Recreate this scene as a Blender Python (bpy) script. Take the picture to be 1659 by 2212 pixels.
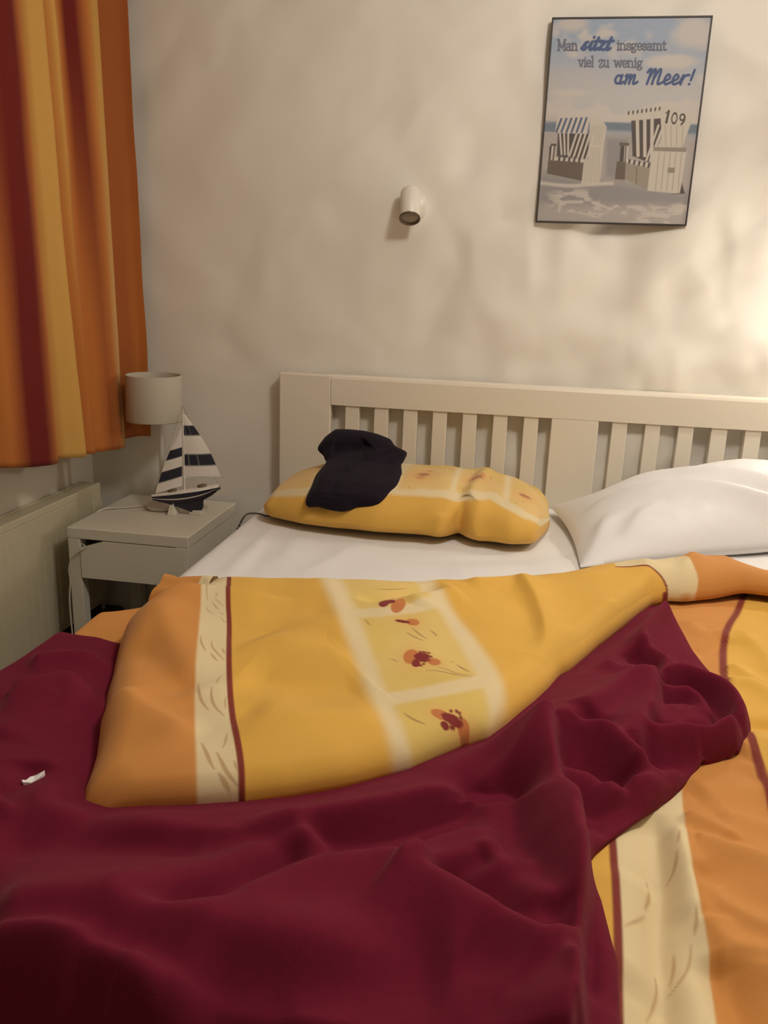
import bpy, bmesh, math, random
import numpy as np
from mathutils import Vector, Matrix

for _o in list(bpy.data.objects): bpy.data.objects.remove(_o, do_unlink=True)
S = bpy.context.scene; COL = S.collection

# ---------------- camera ----------------
cam = bpy.data.objects.new('camera', bpy.data.cameras.new('camera')); COL.objects.link(cam); S.camera = cam
_p, _y, _r, _f = 0.268344, 0.159760, 0.037681, 1785.556
_fw = Vector((-math.sin(_y) * math.cos(_p), math.cos(_y) * math.cos(_p), -math.sin(_p)))
_rt = Vector((math.cos(_y), math.sin(_y), 0)); _up = _rt.cross(_fw)
_r2 = _rt * math.cos(_r) + _up * math.sin(_r); _u2 = -_rt * math.sin(_r) + _up * math.cos(_r)
cam.matrix_world = Matrix(((_r2.x, _u2.x, -_fw.x, 0.78171), (_r2.y, _u2.y, -_fw.y, -2.65972), (_r2.z, _u2.z, -_fw.z, 1.23548), (0, 0, 0, 1)))
cam.data.sensor_fit = 'VERTICAL'; cam.data.sensor_height = 24.; cam.data.lens = 24. * _f / 2212; cam.data.clip_start = .02

# ---------------- night outside, exposure ----------------
W = bpy.data.worlds.new('night'); S.world = W; W.use_nodes = True
W.node_tree.nodes['Background'].inputs[0].default_value = (.02, .025, .035, 1); W.node_tree.nodes['Background'].inputs[1].default_value = .3
S.view_settings.view_transform = 'Standard'; S.view_settings.look = 'None'; S.view_settings.exposure = 0.05; S.view_settings.gamma = 1.0
S.view_settings.use_curve_mapping = False

# ---------------- bedside lamp and an added fill ----------------
def lamp(name, kind, loc, power, colour, size, target=None, cone=None, blend=.6):
    l = bpy.data.lights.new(name, kind); l.energy = power; l.color = colour; l.shadow_soft_size = size
    if kind == 'SPOT': l.spot_size = math.radians(cone); l.spot_blend = blend
    o = bpy.data.objects.new(name, l); COL.objects.link(o); o.location = loc
    if target is not None: o.rotation_euler = (Vector(target) - Vector(loc)).to_track_quat('-Z', 'Y').to_euler()
    return o
lamp('bedside_light', 'SPOT', (1.85, -.20, 1.40), 13.5, (1.0, .92, .82), .035, (1.3, -.25, .75), 176, .9)
lamp('ceiling_fill', 'POINT', (1.25, -1.5, 2.28), 35.5, (1.0, .94, .88), .13)  # unseen fill added overhead to brighten the bed and walls

# ---------------- helpers ----------------
MATS = {}
def srgb(r, g, b):
    f = lambda c: (c / 255 / 12.92) if c / 255 <= .04045 else ((c / 255 + .055) / 1.055) ** 2.4
    return (f(r), f(g), f(b))

def mat(name, col=(.5, .5, .5), rough=.6, bump=0, scale=50., sheen=0, metal=0, vcol=False, vary=0., emit=0., trans=0., spec=.5, detail=3, stretch=None, bdist=.01, sheen_tint=None):
    m = bpy.data.materials.new(name); m.use_nodes = True; nt = m.node_tree; b = nt.nodes['Principled BSDF']
    b.inputs['Roughness'].default_value = rough; b.inputs['Metallic'].default_value = metal; b.inputs['Specular IOR Level'].default_value = spec
    b.inputs['Base Color'].default_value = (*col, 1)
    if sheen:
        b.inputs['Sheen Weight'].default_value = sheen; b.inputs['Sheen Roughness'].default_value = .5
        if sheen_tint: b.inputs['Sheen Tint'].default_value = (*sheen_tint, 1)
    if trans: b.inputs['Transmission Weight'].default_value = trans
    if emit: b.inputs['Emission Color'].default_value = (*col, 1); b.inputs['Emission Strength'].default_value = emit
    tc = nt.nodes.new('ShaderNodeTexCoord'); src = tc.outputs['Object']
    if stretch:
        mp = nt.nodes.new('ShaderNodeMapping'); mp.vector_type = 'TEXTURE'; mp.inputs['Rotation'].default_value = stretch[0]; mp.inputs['Scale'].default_value = stretch[1]
        nt.links.new(src, mp.inputs[0]); src = mp.outputs[0]
    if vcol:
        a = nt.nodes.new('ShaderNodeAttribute'); a.attribute_name = 'print'; nt.links.new(a.outputs['Color'], b.inputs['Base Color'])
    elif vary:
        n = nt.nodes.new('ShaderNodeTexNoise'); n.inputs['Scale'].default_value = scale * .13; n.inputs['Detail'].default_value = 4; nt.links.new(src, n.inputs['Vector'])
        mx = nt.nodes.new('ShaderNodeMix'); mx.data_type = 'RGBA'; mx.inputs['A'].default_value = (*[c * (1 - vary) for c in col], 1); mx.inputs['B'].default_value = (*[min(1, c * (1 + vary)) for c in col], 1)
        nt.links.new(n.outputs['Fac'], mx.inputs['Factor']); nt.links.new(mx.outputs['Result'], b.inputs['Base Color'])
    if bump:
        n = nt.nodes.new('ShaderNodeTexNoise'); n.inputs['Scale'].default_value = scale; n.inputs['Detail'].default_value = detail; nt.links.new(src, n.inputs['Vector'])
        bp = nt.nodes.new('ShaderNodeBump'); bp.inputs['Strength'].default_value = bump; bp.inputs['Distance'].default_value = bdist
        nt.links.new(n.outputs['Fac'], bp.inputs['Height']); nt.links.new(bp.outputs['Normal'], b.inputs['Normal'])
    MATS[name] = m; return m

def tag(o, label=None, cat=None, group=None, kind=None):
    for k, v in (('label', label), ('category', cat), ('group', group), ('kind', kind)):
        if v: o[k] = v
    return o

def empty(name, loc, label, cat, group=None):
    o = bpy.data.objects.new(name, None); COL.objects.link(o); o.location = loc; o.empty_display_size = .05
    return tag(o, label, cat, group)

def link(name, me, m, parent=None, smooth=True):
    if smooth: me.shade_smooth()
    o = bpy.data.objects.new(name, me); COL.objects.link(o)
    if m: me.materials.append(m)
    if parent:
        o.parent = parent
        p = Vector((0, 0, 0)); q = parent
        while q: p += Vector(q.location); q = q.parent
        o.location = -p                                    # vertices are given in world metres
    return o

def grid_obj(name, V, m, parent=None, close_u=False, close_v=False, col=None, extra=None):
    nv, nu = V.shape[:2]; I = np.arange(nv * nu).reshape(nv, nu)
    if close_u: I = np.hstack([I, I[:, :1]])
    if close_v: I = np.vstack([I, I[:1]])
    F = np.stack([I[:-1, :-1], I[1:, :-1], I[1:, 1:], I[:-1, 1:]], -1).reshape(-1, 4)
    me = bpy.data.meshes.new(name); fs = F.tolist() + (extra or [])
    me.from_pydata(V.reshape(-1, 3).tolist(), [], fs); me.update()
    if col is not None: paint_attr(me, col.reshape(-1, 3))
    return link(name, me, m, parent)

def paint_attr(me, col):
    a = me.color_attributes.new('print', 'FLOAT_COLOR', 'POINT')
    a.data.foreach_set('color', np.c_[col, np.ones(len(col))].astype(np.float32).ravel())

def bm_obj(name, bm, m, parent=None, smooth=False):
    me = bpy.data.meshes.new(name); bmesh.ops.recalc_face_normals(bm, faces=bm.faces); bm.to_mesh(me); bm.free()
    return link(name, me, m, parent, smooth)

def add_box(bm, lo, hi, bevel=0):
    r = bmesh.ops.create_cube(bm, size=1); vs = r['verts']
    for v in vs: v.co = Vector([lo[k] + (v.co[k] + .5) * (hi[k] - lo[k]) for k in range(3)])
    if bevel:
        es = list({e for v in vs for e in v.link_edges})
        bmesh.ops.bevel(bm, geom=es, offset=bevel, segments=2, profile=.5, affect='EDGES', clamp_overlap=True)

def box(name, lo, hi, m, parent=None, bevel=.003):
    bm = bmesh.new(); add_box(bm, lo, hi, bevel); return bm_obj(name, bm, m, parent)

def prism(name, pts, axis, a, b, m, parent=None, bevel=0):
    """outline pts in the two other axes, extruded from a to b along axis"""
    bm = bmesh.new()
    def v(p, h):
        q = list(p); q.insert(axis, h); return bm.verts.new(q)
    A = [v(p, a) for p in pts]; B = [v(p, b) for p in pts]
    bm.faces.new(A); bm.faces.new(B)
    for i in range(len(pts)): bm.faces.new((A[i - 1], A[i], B[i], B[i - 1]))
    if bevel: bmesh.ops.bevel(bm, geom=list(bm.edges), offset=bevel, segments=1, affect='EDGES', clamp_overlap=True)
    return bm_obj(name, bm, m, parent)

def lathe(name, prof, m, parent=None, loc=(0, 0, 0), rot=None, n=40):
    """profile (radius, height) turned about z, then placed"""
    M = (rot or Matrix.Identity(3)); t = np.linspace(0, 2 * np.pi, n, endpoint=False); V = []
    for r, z in prof:
        for a in t: V.append(M @ Vector((r * math.cos(a), r * math.sin(a), z)) + Vector(loc))
    V = np.array([list(v) for v in V]).reshape(len(prof), n, 3)
    return grid_obj(name, V, m, parent, close_u=True)

def tube(name, pts, r, m, parent=None, n=10, taper=None):
    P = spline(pts, 8); V = []
    for i, p in enumerate(P):
        t = Vector(P[min(i + 1, len(P) - 1)] - P[max(i - 1, 0)]).normalized(); a = t.cross(Vector((0, .3, 1)) if abs(t.z) < .9 else Vector((1, 0, 0))).normalized(); b = t.cross(a)
        rr = r if taper is None else r + (taper - r) * i / (len(P) - 1)
        V.append([list(Vector(p) + a * rr * math.cos(q) + b * rr * math.sin(q)) for q in np.linspace(0, 2 * np.pi, n, endpoint=False)])
    k = len(P)
    return grid_obj(name, np.array(V), m, parent, close_u=True, extra=[list(range(n))[::-1], list(range((k - 1) * n, k * n))])

# ---------- numpy helpers for cloth surfaces ----------
def resample(pl, n, ss=None):
    p = np.asarray(pl, float)
    seg = np.sqrt(((p[1:] - p[:-1]) ** 2).sum(1)); t = np.r_[0, np.cumsum(seg)]; t /= t[-1]
    s = np.linspace(0, 1, n) if ss is None else ss
    q = np.stack([np.interp(s, t, p[:, k]) for k in range(p.shape[1])], 1)
    for _ in range(max(1, n // 60)):                      # soften the corners a little
        q[1:-1] = .25 * q[:-2] + .5 * q[1:-1] + .25 * q[2:]
    return q

def coons(top, bottom, left, right, nu, nv, us=None):
    T, B = resample(top, nu, us), resample(bottom, nu, us); L, R = resample(left, nv), resample(right, nv)
    u = (np.linspace(0, 1, nu) if us is None else us)[None, :, None]; v = np.linspace(0, 1, nv)[:, None, None]
    S = (1 - v) * T[None] + v * B[None] + (1 - u) * L[:, None] + u * R[:, None]
    S -= (1 - u) * (1 - v) * T[0] + u * (1 - v) * T[-1] + (1 - u) * v * B[0] + u * v * B[-1]
    return S                                              # (nv, nu, 2)

def dist_poly(P, pl):
    """distance, side (+ left of the line), fraction along a polyline; P (...,2)"""
    P = np.asarray(P); pl = np.asarray(pl, float)[:, :2]
    best = np.full(P.shape[:-1], 1e9); side = np.zeros(P.shape[:-1]); fr = np.zeros(P.shape[:-1])
    L = np.r_[0, np.cumsum(np.sqrt(((pl[1:] - pl[:-1]) ** 2).sum(1)))]
    for i in range(len(pl) - 1):
        a, b = pl[i], pl[i + 1]; ab = b - a; n2 = (ab @ ab) + 1e-12
        t = np.clip(((P - a) @ ab) / n2, 0, 1)
        d = np.sqrt((((P - a) - t[..., None] * ab) ** 2).sum(-1))
        m = d < best
        best = np.where(m, d, best)
        cr = ab[0] * (P[..., 1] - a[1]) - ab[1] * (P[..., 0] - a[0])
        side = np.where(m, np.sign(cr), side)
        fr = np.where(m, (L[i] + t * np.sqrt(n2)) / L[-1], fr)
    return best, side, fr

def smooth(e0, e1, x):
    t = np.clip((x - e0) / (e1 - e0), 0, 1); return t * t * (3 - 2 * t)

def spline(pl, n=6):
    p = np.asarray(pl, float)
    if len(p) < 3: return p
    q = np.vstack([2 * p[0] - p[1], p, 2 * p[-1] - p[-2]]); out = []
    for i in range(1, len(q) - 2):
        for t in np.linspace(0, 1, n, endpoint=False):
            a, b, c, d = q[i - 1:i + 3]
            out.append(.5 * ((2 * b) + (c - a) * t + (2 * a - 5 * b + 4 * c - d) * t * t + (3 * b - a - 3 * c + d) * t ** 3))
    out.append(p[-1]); return np.array(out)

def ridges(P, R):
    """sum of creases; each (polyline, height, width on its left, width on its right, fade at start, fade at end)"""
    zp = np.zeros(P.shape[:-1]); zn = np.zeros(P.shape[:-1])
    for pl, h, wl, wr, f0, f1 in R:
        pl = spline(pl, 5); w = 6 * max(wl, wr)
        lo, hi = pl[:, :2].min(0) - w, pl[:, :2].max(0) + w
        m = (P[..., 0] > lo[0]) & (P[..., 0] < hi[0]) & (P[..., 1] > lo[1]) & (P[..., 1] < hi[1])
        if not m.any(): continue
        d, s, fr = dist_poly(P[m], pl)
        ww = np.where(s > 0, wl, wr)
        k = np.exp(-(d / ww) ** 2 / (1 + .5 * d / ww))
        if f0 > 0: k = k * smooth(-.02, f0, fr)
        if f1 > 0: k = k * smooth(-.02, f1, 1 - fr)
        (zp if h > 0 else zn)[m] += (abs(h) * k) ** 2.2
    return zp ** (1 / 2.2) - zn ** (1 / 2.2)

def vnoise(x, y, seed=0):
    xi, yi = np.floor(x).astype(int), np.floor(y).astype(int); fx, fy = x - xi, y - yi
    fx, fy = fx * fx * (3 - 2 * fx), fy * fy * (3 - 2 * fy)
    def h(a, b):
        n = (a * 374761393 + b * 668265263 + seed * 974711) & 0x7fffffff
        n = ((n ^ (n >> 13)) * 1274126177) & 0x7fffffff
        return ((n ^ (n >> 16)) & 0xffff) / 65535. * 2 - 1
    return (h(xi, yi) * (1 - fx) + h(xi + 1, yi) * fx) * (1 - fy) + (h(xi, yi + 1) * (1 - fx) + h(xi + 1, yi + 1) * fx) * fy

def fbm(x, y, o=4, seed=0):
    z = 0; a = 1.
    for k in range(o):
        z = z + a * vnoise(x, y, seed + k * 17); x, y, a = x * 2.03 + 3.1, y * 2.03 + 1.7, a * .5
    return z

def inside(P, poly):
    x, y = P[..., 0], P[..., 1]; c = np.zeros(x.shape, bool); q = np.asarray(poly)[:, :2]
    for i in range(len(q)):
        a, b = q[i], q[i - 1]
        if a[1] == b[1]: continue
        c ^= ((a[1] > y) != (b[1] > y)) & (x < (b[0] - a[0]) * (y - a[1]) / (b[1] - a[1]) + a[0])
    return c

ZM = .572                                                 # top of the mattress

def duvet_z(P):
    """upper side of the duvet lying spread on the bed"""
    x, y = P[..., 0], P[..., 1]
    z = ZM + .048 + .006 * fbm(x * 4, y * 4, 3, 5) + 1.4 * ridges(P, D['duvet_folds'])
    z = z - .16 * smooth(.03, -.06, x) - .0 * x
    z = z - .3 * smooth(-2.12, -2.22, y)
    return z

def duvet_surface():
    us = np.r_[np.linspace(0, .16, 50)[:-1], np.linspace(.16, .50, 40)[:-1], np.linspace(.50, .66, 190)[:-1], np.linspace(.66, 1, 190)]     # finest where it lies open
    nu, nv = len(us), 540
    P = coons([(-.05, -1.345), (.045, -1.295), (.16, -1.20), (.6, -1.04), (1.1, -.84), (1.75, -.62)], [(-.05, -2.2), (1.75, -2.2)],
              [(-.05, -1.345), (-.05, -2.2)], [(1.75, -.62), (1.75, -2.2)], nu, nv, us)
    return np.dstack([P, duvet_z(P)])

def blanket_surface():
    nu, nv = 540, 540
    P = coons(D['bl_top'], D['bl_bottom'], D['bl_left'], D['bl_right'], nu, nv)
    base = duvet_z(P) - 1.4 * ridges(P, D['duvet_folds'])
    fl = np.asarray(D['flap_poly']); ins = inside(P, fl); d, _, _ = dist_poly(P, np.vstack([fl, fl[:1]]))
    out = np.where(ins, 0, smooth(-.005, .05, d))
    dr, _, _ = dist_poly(P, D['bl_right']); dt, _, _ = dist_poly(P, D['bl_top'])
    e = np.minimum(dr, dt); pr = np.sqrt(1 - (1 - np.clip(e / .028, 0, 1)) ** 2)
    h = .020 + 1.35 * ridges(P, D['blanket_folds']) + .004 * fbm(x_(P) * 7, y_(P) * 7, 2, 9)
    h = h * (.25 + .75 * out)
    for _ in range(7):                                     # soft fleece: no sharp notches
        h[1:-1] = .25 * h[:-2] + .5 * h[1:-1] + .25 * h[2:]; h[:, 1:-1] = .25 * h[:, :-2] + .5 * h[:, 1:-1] + .25 * h[:, 2:]
    return np.dstack([P, base + .006 + pr * np.maximum(h, .002)])

def x_(P): return P[..., 0]
def y_(P): return P[..., 1]

def flap_surface():
    us = np.r_[np.linspace(0, .03, 18)[:-1], np.linspace(.03, .16, 165)[:-1], np.linspace(.16, .20, 18)[:-1], np.linspace(.20, .42, 225)[:-1], np.linspace(.42, 1, 250)]
    nu, nv = len(us), 520                                  # finest under the small print
    P = coons(D['flap_top'], D['flap_hem'], D['flap_left'], D['flap_right'], nu, nv, us)
    dt, _, _ = dist_poly(P, P[0, ::9]); st = np.sqrt(((P[1:] - P[:-1]) ** 2).sum(-1)); dh = .75 * np.vstack([np.cumsum(st[::-1], 0)[::-1], 0 * st[:1]]); dl, _, _ = dist_poly(P, D['flap_left'])
    def pr(d, w): return np.sqrt(1 - (1 - np.clip(d / w, 0, 1)) ** 2)
    z = .612 + .060 * pr(dt, .09) * pr(dl, .05) * (.35 + .65 * pr(dh, .045)) + .012 * smooth(.0, .25, dh) * smooth(0, .2, dt)
    z = z + (1.5 * ridges(P, D['flap_folds']) + .008 * fbm(x_(P) * 5, y_(P) * 5, 3, 2)) * smooth(0, .08, np.minimum(dt, dh))
    z = z + .018 * (1 - smooth(0, .3, dt)) * smooth(.0, .1, dl)
    return np.dstack([P, z])

def pillow_surface():
    """patterned pillow: rings across it, from its left end to its right end"""
    nu, nv = 200, 120
    st = np.asarray(D['pillow_st'])                        # s, x, y front, y back, height
    s = np.linspace(0, 1, nu); f = np.linspace(0, 2 * np.pi, nv, endpoint=False)
    x, yf, yb, h = [np.interp(s, st[:, 0], st[:, k]) for k in (1, 2, 3, 4)]
    for a in (yf, yb, h):
        for _ in range(6): a[1:-1] = .25 * a[:-2] + .5 * a[1:-1] + .25 * a[2:]
    e = (1 - np.abs(2 * s - 1) ** 11) ** .5
    c, sn = np.cos(f), np.sin(f)
    cy = np.sign(c) * np.abs(c) ** .72; sz = np.sign(sn) * np.abs(sn) ** .85
    Y = ((yf + yb) / 2)[:, None] + ((yb - yf) / 2 * (.7 + .3 * e))[:, None] * cy[None]
    Zt = h * (.45 + .55 * e)
    zc = ZM + .045
    Zz = np.where(sz[None] > 0, zc + (Zt[:, None] - .045) * sz[None], zc + .043 * sz[None])
    X = np.repeat(x[:, None], nv, 1)
    S = np.dstack([X, Y, Zz])
    P = S[..., :2]; up = smooth(-.2, .4, sz)[None]
    dz = ridges(P, D['pillow_folds']) + .003 * fbm(X * 12, Y * 12, 2, 4)
    S[..., 2] += dz * up
    # front folds, traced in the x-z plane
    Q = np.dstack([X, Zz]); fr = smooth(-.1, -.6, c)[None]
    S[..., 1] -= ridges(Q, D['pillow_front_folds']) * fr
    return S

def shirt_surface():
    o = np.asarray(D['shirt_poly'])                        # x, z in the plane the shirt lies in
    n, m = 150, 40
    q = resample(np.vstack([o, o[:1]]), n)[:-1]; c = q.mean(0) + np.array([0, .01])
    t = np.linspace(0, 1, m) ** .8
    P = c + (q - c)[None] * t[:, None, None]               # rings from the middle to the rim
    d = np.min([dist_poly(P, np.vstack([q, q[:1]]))[0]], 0)
    puff = .055 * np.sqrt(1 - (1 - np.clip(d / .06, 0, 1)) ** 2)
    puff += (ridges(P, D['shirt_folds']) + .005 * fbm(P[..., 0] * 14, P[..., 1] * 14, 3, 3)) * smooth(0, .03, d)
    v = P[..., 1]
    y = np.interp(v, [.60, .65, .68, .70, .715, .73, .76, .85], [-.61, -.57, -.53, -.47, -.40, -.33, -.27, -.19])
    y = y - .012
    front = np.dstack([P[..., 0], y - puff * .8, v + puff * .35])
    back = np.dstack([P[..., 0], y + .012 * np.minimum(1, d / .02), v - .004 * np.minimum(1, d / .02)])
    return front, back

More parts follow.
